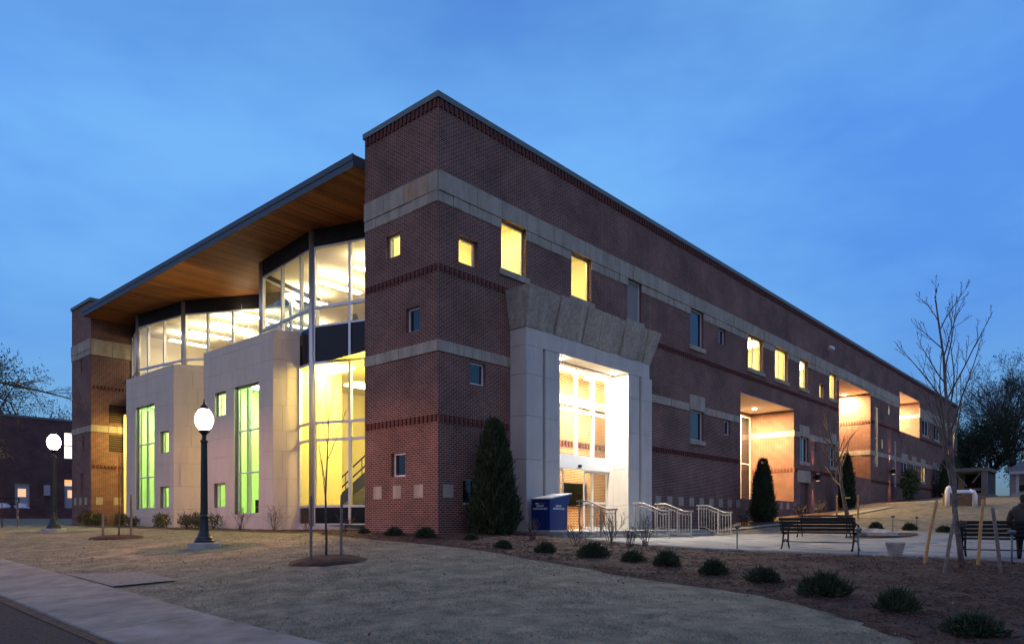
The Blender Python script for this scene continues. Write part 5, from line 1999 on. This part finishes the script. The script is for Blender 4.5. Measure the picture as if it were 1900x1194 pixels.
bx_ = empty('utility_box', (33.0, -8.3, gz(33, -8.3)))
tag(bx_, 'low brown utility box behind the white pipe loop', 'utility box')
MB().box(Fr((0, 0), (.6, -.8), (.8, .6)), -1.1, .9, -.3, .4, -.1, .62).build('case', M_WALLB, bx_, bevel=.02)
MB().box(Fr((0, 0), (.6, -.8), (.8, .6)), -1.15, .95, -.35, .45, .622, .68).build('lid', M_WALLB, bx_)

# house at the picture edge
hs = empty('white_house', (80, -10.6, gz(80, -10.6)), 0)
tag(hs, 'pale house with grey roof and columned porch at the picture edge', 'house')
MB().box(FW, 0, 10, -6, 6, -1, 2.7).build('wall', M_HOUSE, hs)
v = MB()
v.v = [(-.5, -6.5, 2.75), (10.5, -6.5, 2.75), (10.5, 6.5, 2.75), (-.5, 6.5, 2.75), (5, -4.5, 4.7), (5, 4.5, 4.7)]
v.f = [(0, 4, 5, 3), (1, 2, 5, 4), (0, 1, 4), (2, 3, 5), (0, 3, 2, 1)]
v.build('roof', M_ROOFH, hs)
MB().box(FW, -2.6, 0, -5.5, 5.5, -1, .35).build('porch_floor', M_CURB, hs)
MB().box(FW, -2.8, -.52, -5.7, 5.7, 2.3, 2.6).build('porch_roof', M_HOUSE, hs)
for y in (-5, -2.5, 0, 2.5, 5):
    MB().box(FW, -2.5, -2.25, y - .14, y + .14, .35, 2.3).build('column', M_HOUSE, hs)
MB().box(FW, -2.46, -2.4, -5, 5, .5, 1.15).build('porch_railing', M_BLACK, hs)
for y in (-3.7, -1.2, 1.2, 3.7):
    w_ = MB().box(FW, -.04, .02, y - .5, y + .5, .9, 2.2).build('window', M_DGLASS, hs)
    for q_ in (-.54, .5):
        MB().box(FW, -.06, .0, y + q_, y + q_ + .05, .85, 2.25).build('frame', M_WHITEFR, w_)
dm_ = MB().box(FW, .8, 2.6, -1.0, 1.0, 2.9, 4.1).build('dormer', M_HOUSE, hs)
MB().box(FW, .75, .797, -.5, .5, 3.1, 3.9).build('window', M_DGLASS, dm_)

# ==================================================================== PERSON ON THE BENCH
def person(label, x, y, z):
    J = {'pelvis': ((.14, 0, .52), .155), 'waist': ((.08, 0, .68), .15), 'chest': ((.02, 0, .90), .175), 'upper': ((.02, 0, 1.05), .15), 'neck': ((.05, 0, 1.17), .062), 'headb': ((.08, 0, 1.24), .075), 'headm': ((.085, 0, 1.33), .10), 'headt': ((.075, 0, 1.41), .075)}
    for s, n in ((1, 'l'), (-1, 'r')):
        J[n + 'sh'] = ((.02, s * .19, 1.05), .085)
        J[n + 'el'] = ((.06, s * .27, .80), .062)
        J[n + 'wr'] = ((.28, s * .20, .66), .042)
        J[n + 'pa'] = ((.36, s * .17, .65), .04)
        J[n + 'hip'] = ((.18, s * .10, .53), .105)
        J[n + 'kn'] = ((.56, s * .13, .52), .078)
        J[n + 'an'] = ((.50, s * .13, .10), .05)
        J[n + 'he'] = ((.48, s * .13, .05), .045)
        J[n + 'to'] = ((.68, s * .15, .045), .042)
    E_ = [('pelvis', 'waist'), ('waist', 'chest'), ('chest', 'upper'), ('upper', 'neck'), ('neck', 'headb'), ('headb', 'headm'), ('headm', 'headt')]
    for n in 'lr':
        E_ += [('upper', n + 'sh'), (n + 'sh', n + 'el'), (n + 'el', n + 'wr'), (n + 'wr', n + 'pa'), ('pelvis', n + 'hip'), (n + 'hip', n + 'kn'), (n + 'kn', n + 'an'), (n + 'an', n + 'he'), (n + 'he', n + 'to')]
        for k in range(5):      # fingers, the first is the thumb
            s = 1 if n == 'l' else -1
            off = (-.032 + .018 * k) if k else -.05
            fb_ = (.375 if k else .33, s * .17 + off * -s, .65)
            ln = (0, .075, .085, .08, .06)[k] or .05
            J['%sf%da' % (n, k)] = (fb_, .0105)
            J['%sf%db' % (n, k)] = ((fb_[0] + ln * .6, fb_[1], .645), .0095)
            J['%sf%dc' % (n, k)] = ((fb_[0] + ln, fb_[1], .62), .0085)
            E_ += [(n + 'pa', '%sf%da' % (n, k)), ('%sf%da' % (n, k), '%sf%db' % (n, k)), ('%sf%db' % (n, k), '%sf%dc' % (n, k))]
    names = list(J)
    me = bpy.data.meshes.new('person')
    me.from_pydata([J[k][0] for k in names], [(names.index(a), names.index(b)) for a, b in E_], [])
    o = bpy.data.objects.new('person', me)
    COL.objects.link(o)
    md = o.modifiers.new('skin', 'SKIN')
    sv = me.skin_vertices[0].data
    for i, k in enumerate(names):
        r = J[k][1]
        sv[i].radius = (r, r)
        if k in ('chest', 'upper', 'waist', 'pelvis'):
            sv[i].radius = (r * 1.15, r * .85) if k != 'pelvis' else (r * 1.1, r)
        sv[i].use_root = (k == 'pelvis')
    sd = o.modifiers.new('sub', 'SUBSURF')
    sd.levels = 2
    sd.render_levels = 2
    dg = bpy.context.evaluated_depsgraph_get()
    m2 = bpy.data.meshes.new_from_object(o.evaluated_get(dg))
    o.modifiers.clear()
    o.data = m2
    m2.materials.clear()
    for m in (M_JACKET, M_JEANS, M_SKIN, M_HAIR, M_BLACK):
        m2.materials.append(m)
    for p in m2.polygons:
        c = p.center
        i = 0
        if c.z > 1.17:
            i = 3 if (c.x < .10 or c.z > 1.40) else 2
        elif c.x > .30 and .58 < c.z < .74 and abs(c.y) > .09:
            i = 2 if c.z > .60 else 1
        elif c.z < .09:
            i = 4
        elif c.z < .62 and (c.z < .5 or c.x > .26):
            i = 1
        p.material_index = i
        p.use_smooth = True
    o.location = (x, y, z)
    tag(o, 'person in a dark jacket sitting on the bench, seen from behind', 'person')
    v = MB().lathe([(.085, 1.10), (.105, 1.13), (.10, 1.20), (.085, 1.21)], 14, (.045, 0, 0)).build('collar', M_JACKET, o, smooth=True)


person('x', 3.66, -14.17, gz(3.7, -14.2) + .05)

# ==================================================================== GRASS AND STRAW
rsn = np.random.RandomState(12)
CAMX, CAMY = -14.72, -16.17


def scatter(n, r0, r1, power, a0=-8, a1=95):
    u = rsn.uniform(0, 1, n)
    r = (r0 ** power + u * (r1 ** power - r0 ** power)) ** (1 / power)
    a = np.radians(rsn.uniform(a0, a1, n))
    return CAMX + r * np.cos(a), CAMY + r * np.sin(a)


x, y = scatter(400000, 5.5, 34, .95, -2, 84)
jx, jy = x + rsn.normal(scale=.09, size=len(x)), y + rsn.normal(scale=.09, size=len(x))
ok = ~in_poly(jx, jy, BED_R) & ~in_poly(jx, jy, BED_L) & (jx * .35 + x * .65 > -10.08) & ~((x > -10.1) & (x < -9.05) & (y > -2.6) & (y < -.15) & (jy > -2.5 + (x + 10) * .1) & (jy < -.2 - (x + 10.05) * 1.1)) & (x < 0) & ~((x + 6.05) ** 2 + (y + 3.2) ** 2 < .62) & ~((x + 6.05) ** 2 + (y - 2.49) ** 2 < .18)
x, y = x[ok], y[ok]
clump = np.sin(x * 3.1 + np.sin(y * 2.3)) * np.sin(y * 2.7 + np.sin(x * 1.9)) + .6 * np.sin(x * 9.1 + y * 4) * np.sin(y * 8.3 - x * 3)
ok = rsn.uniform(-1.4, 1.2, len(x)) < clump + .75
x, y = x[ok], y[ok]
P = np.stack([x, y, hz(x, y) - .004 + .035 * (in_poly(x, y, BED_R) | in_poly(x, y, BED_L) | (x < -10.09))], 1)
D = np.stack([rsn.normal(scale=.8, size=len(x)), rsn.normal(scale=.8, size=len(x)), np.full(len(x), .7)], 1)
tuft = (.75 + .5 * np.clip(np.sin(x * 1.7 + 2 * np.sin(y * 1.1)) * np.sin(y * 2.1 + np.sin(x * 1.3)), -.6, 1))
D *= 1.0
g = leaf_cloud('grass', P, D, .055 * tuft, .008, M_BLADE, 2)
tag(g, 'short dry grass blades of the dormant lawn', 'grass', kind='stuff')

x, y = scatter(190000, 6, 30, .95, -12, 80)
ok = (in_poly(x, y, BED_R) & ~((x > 2.9) & (y > -2.6))) | in_poly(x, y, BED_L)
x, y = x[ok], y[ok]
P = np.stack([x, y, hz(x, y) + .034], 1)
D = np.stack([rsn.normal(size=len(x)), rsn.normal(size=len(x)), np.abs(rsn.normal(scale=.25, size=len(x)))], 1)
g = leaf_cloud('pine_straw', P, D, .11, .010, M_STRAW, 3)
tag(g, 'brown pine straw scattered over the mulch beds', 'pine straw', kind='stuff')

# fallen leaves and bits of litter on lawn and mulch
x, y = scatter(420, 6, 26, 1.4, -8, 82)
ok = (x > -10.0) & (x < 2.4) & ~((x > -.3) & (y > -.3))
x, y = x[ok], y[ok]
P = np.stack([x, y, hz(x, y) + .045], 1)
D = np.stack([rsn.normal(size=len(x)), rsn.normal(size=len(x)), rsn.normal(scale=.2, size=len(x))], 1)
g = leaf_cloud('fallen_leaves', P, D, .055, .035, M_DRYLEAF, 6, None, True)
tag(g, 'fallen brown leaves lying on the lawn and mulch', 'fallen leaves', kind='stuff')
